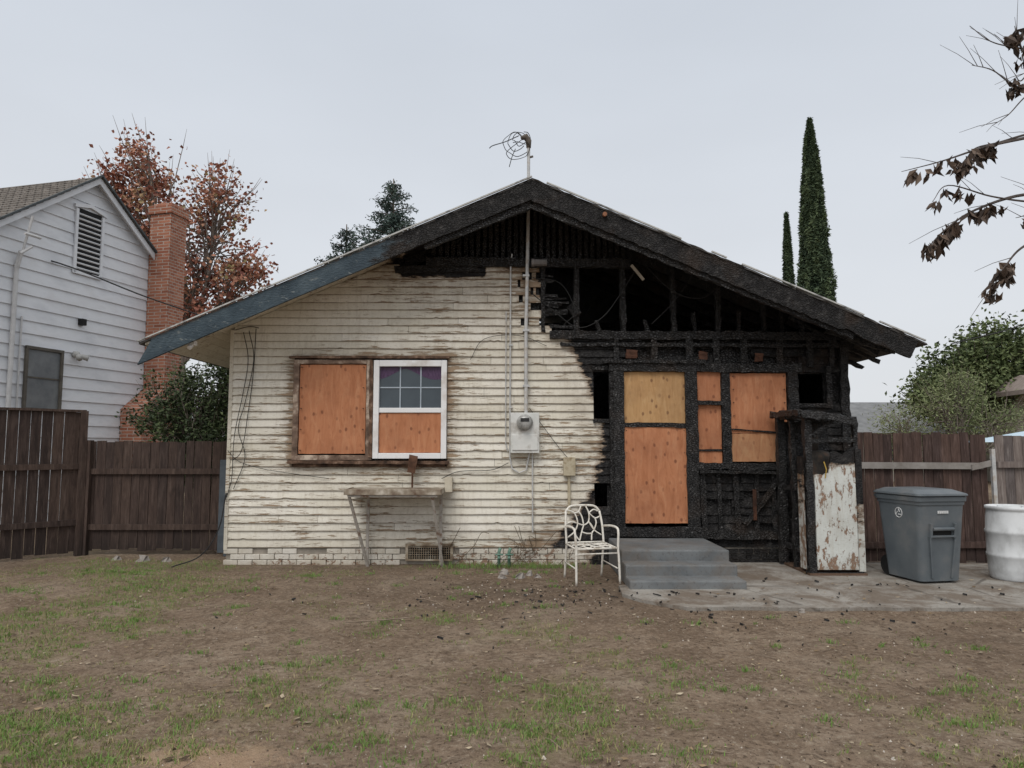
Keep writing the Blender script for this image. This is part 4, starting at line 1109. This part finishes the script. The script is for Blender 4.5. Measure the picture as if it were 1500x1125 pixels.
DT=E('dead_leaf_tree');g=G()
g.tube([(5.6,5.3,0),(5.55,5.25,1.5),(5.5,5.2,2.9),(5.3,5.15,4.0),(5.2,5.1,5.2)],[.14,.12,.10,.07,.03],10)
DL=[];DLr=[]
def limb(P,r0,leafs,cluster=.55,sub=4):
    Q=spline(P,7);n=len(Q);g.tube(Q,[lerp(r0,.0022,i/(n-1)) for i in range(n)],5)
    for k in range(leafs):
        t=cluster+(1-cluster)*R(0,1)**.8;i=min(n-1,int(t*(n-1)));p=Q[i]
        c=p+Vector((random.gauss(0,.025),random.gauss(0,.04),-R(.01,.03)))
        for j in range(random.randint(2,4)):
            DL.append((c.x+R(-.025,.025),c.y+R(-.02,.02),c.z-.03+R(-.04,.015)));DLr.append(R(0,1))
    for k in range(sub):
        i=random.randint(n//3,n-2);p=Q[i];dirn=(Q[min(i+2,n-1)]-Q[i-1]).normalized();v=(dirn+Vector((R(-.5,.5),R(-.5,.5),R(-.2,.8)))).normalized();L=R(.12,.35)
        g.tube([p,p+v*L*.5+Vector((0,0,.01)),p+v*L],[.003,.002,.0012],4)
limb([(5.5,5.2,2.9),(4.8,5.1,3.6),(4.1,5.0,3.95),(3.70,5.,3.87),(3.40,5.,3.80),(3.1,5.,3.70),(2.80,5.,3.62)],.022,10,.8,3)
limb([(4.1,5.0,3.95),(3.8,5.05,3.93),(3.55,5.05,3.86),(3.35,5.03,3.80),(3.25,5.0,3.66)],.012,34,.52,2)
limb([(5.5,5.2,2.9),(4.6,5.1,3.2),(4.0,5.,3.42),(3.67,5.,3.45),(3.32,5.,3.34),(3.1,5.,3.2),(2.92,5.,3.02)],.022,36,.60,4)
limb([(4.0,5.,3.42),(3.7,4.95,3.38),(3.4,4.95,3.42),(3.1,4.95,3.5),(2.98,4.95,3.38)],.01,8,.6,2)
limb([(4.6,5.1,3.2),(4.0,5.,3.2),(3.66,5.,3.08),(3.5,5.,2.92),(3.40,5.,2.76)],.016,20,.62,3)
limb([(4.0,5.,3.2),(3.75,5.,3.3),(3.6,5.,3.28)],.01,8,.5,2)
limb([(5.3,5.15,4.0),(4.5,5.1,4.4),(4.0,5.,4.5),(3.76,5.,4.5),(3.70,5.,4.62),(3.68,5.,4.72)],.02,18,.62,3)
limb([(4.0,5.,4.5),(3.8,5.,4.40),(3.70,5.,4.30),(3.66,5.,4.35)],.01,10,.5,3)
limb([(4.5,5.1,4.4),(4.0,5.,4.35),(3.7,5.,4.25),(3.5,5.,4.38),(3.35,5.,4.42)],.010,0,.6,6)
limb([(4.0,5.,4.35),(3.75,5.,4.2),(3.6,5.,4.05),(3.5,5.,3.98)],.007,0,.6,4)
limb([(4.0,5.,4.5),(3.7,5.,4.55),(3.5,5.,4.6),(3.35,5.,4.72)],.007,0,.6,5)
g.obj('trunk_and_branches',simple('grey_twig_bark',(.06,.05,.045),(.12,.10,.09),12),DT)
leafmesh('dead_leaves',DL,.098,leafmat('curled_dead_leaves',[(.025,.02,.016),(.06,.044,.035),(.105,.075,.058),(.17,.125,.095)]),DT,DLr,.55,.42)

NB=E('bungalow')
GR=simple('grey_roof',(.16,.165,.17),(.24,.245,.25),3,(1,1,1),rough=.9)
CW=simple('stucco_wall',(.45,.42,.36),(.55,.52,.46),2)
g=G();g.add([(16,34,2.3),(27,34,2.3),(26,38,4.0),(17.2,38,4.0),(16,42,2.3),(27,42,2.3)],[(0,1,2,3),(4,3,2,5),(0,3,4),(1,5,2)]);g.obj('roof',GR,NB)
g=G();g.box(16.4,26.6,34.5,41.5,0,2.35);g.obj('walls',CW,NB)
g=G()
for x in(18,21,24): g.box(x,x+1.2,34.46,34.499,1,2.)
g.obj('windows',GLASS,NB)
NB2=E('bungalow')
g=G();g.add([(20.0,27,3.9),(28,27,3.9),(28,29.5,4.6),(21.0,29.5,4.6),(20.6,32,3.9),(28,32,3.9),(20.0,27,3.72),(28,27,3.72),(20.6,32,3.72)],[(0,1,2,3),(4,3,2,5),(0,3,4),(0,6,7,1),(0,4,8,6)]);g.obj('roof',simple('tan_roof',(.22,.18,.16),(.32,.27,.24),3),NB2)
g=G();g.box(21,28,27.5,31.5,0,3.8);g.obj('walls',CW,NB2)
CT=E('canopy_tent');g=G()
g.add([(13.4,18.5,1.78),(16.5,18.5,1.78),(16.5,21.5,1.78),(13.4,21.5,1.78),(14.95,20,2.2)],[(0,1,4),(1,2,4),(2,3,4),(3,0,4)])
for x in(13.45,16.45):
    for y in(18.55,21.45): g.tube([(x,y,0),(x,y,1.78)],.025,6)
g.obj('canopy_and_poles',simple('pale_blue_canvas',(.45,.58,.68),(.55,.66,.75),3),CT)
g=G();g.tube(spline([(-13.2,15,6.3),(-10.,15.,5.65),(-8.2,16,5.0),(-6.,17,4.3)],8),.016,5)
g.obj('cable',WIRE,E('overhead_cable'))
g=G();g.tube(spline([(10.5,17,4.1),(13,18,4.75),(17,19.5,6.2)],8),.014,5);g.obj('cable',WIRE,E('overhead_cable'))

# ================================================================= LIGHT / WORLD / CAMERA
w=bpy.data.worlds.new('World');sc.world=w;w.use_nodes=True;nt=w.node_tree
for n in list(nt.nodes): nt.nodes.remove(n)
sun_el,sun_az=math.radians(52),math.radians(200)
sky=nd(nt,'ShaderNodeTexSky',{'sky_type':'NISHITA','sun_disc':False,'sun_elevation':sun_el,'sun_rotation':sun_az,'air_density':1.,'dust_density':4.,'ozone_density':1.})
tc=nd(nt,'ShaderNodeTexCoord')
sz=nd(nt,'ShaderNodeSeparateXYZ',None,{0:tc.outputs['Generated']}).outputs[2]
cloud=nd(nt,'ShaderNodeTexNoise',None,{'Vector':nd(nt,'ShaderNodeMapping',None,{'Vector':tc.outputs['Generated'],'Scale':(1,1,3.)}).outputs[0],'Scale':1.6,'Detail':4.,'Roughness':.5}).outputs['Fac']
base=ramp(nt,sz,[(0,(.80,.82,.845)),(.25,(.745,.78,.83)),(.55,(.67,.72,.795)),(.75,(1.0,1.0,1.0)),(1.,(1.,1.,1.))])
gray=mix(nt,1.,base,ramp(nt,cloud,[(.3,.92),(.7,1.)]),'MULTIPLY')
sc10=nd(nt,'ShaderNodeVectorMath',{'operation':'SCALE'},{0:gray,'Scale':10.}).outputs[0]
colr=mix(nt,.94,sky.outputs[0],sc10)
bg=nd(nt,'ShaderNodeBackground',None,{'Color':colr,'Strength':.1})
nd(nt,'ShaderNodeOutputWorld',None,{'Surface':bg.outputs[0]})
L=bpy.data.lights.new('sun','SUN');L.energy=1.5;L.angle=math.radians(35);L.color=(1,.96,.91)
lo=bpy.data.objects.new('sun',L);sc.collection.objects.link(lo)
dirv=Vector((math.sin(sun_az)*math.cos(sun_el),math.cos(sun_az)*math.cos(sun_el),math.sin(sun_el)))
lo.rotation_euler=dirv.to_track_quat('Z','Y').to_euler();lo.location=(0,-5,12)
cam=bpy.data.cameras.new('camera');co=bpy.data.objects.new('camera',cam);sc.collection.objects.link(co)
co.location=(0,0,1.65);co.rotation_euler=(math.radians(95),0,0);cam.lens=25.2;cam.sensor_width=36;cam.clip_end=2000
sc.camera=co
sc.view_settings.view_transform='Standard';sc.view_settings.look='None';sc.view_settings.exposure=0
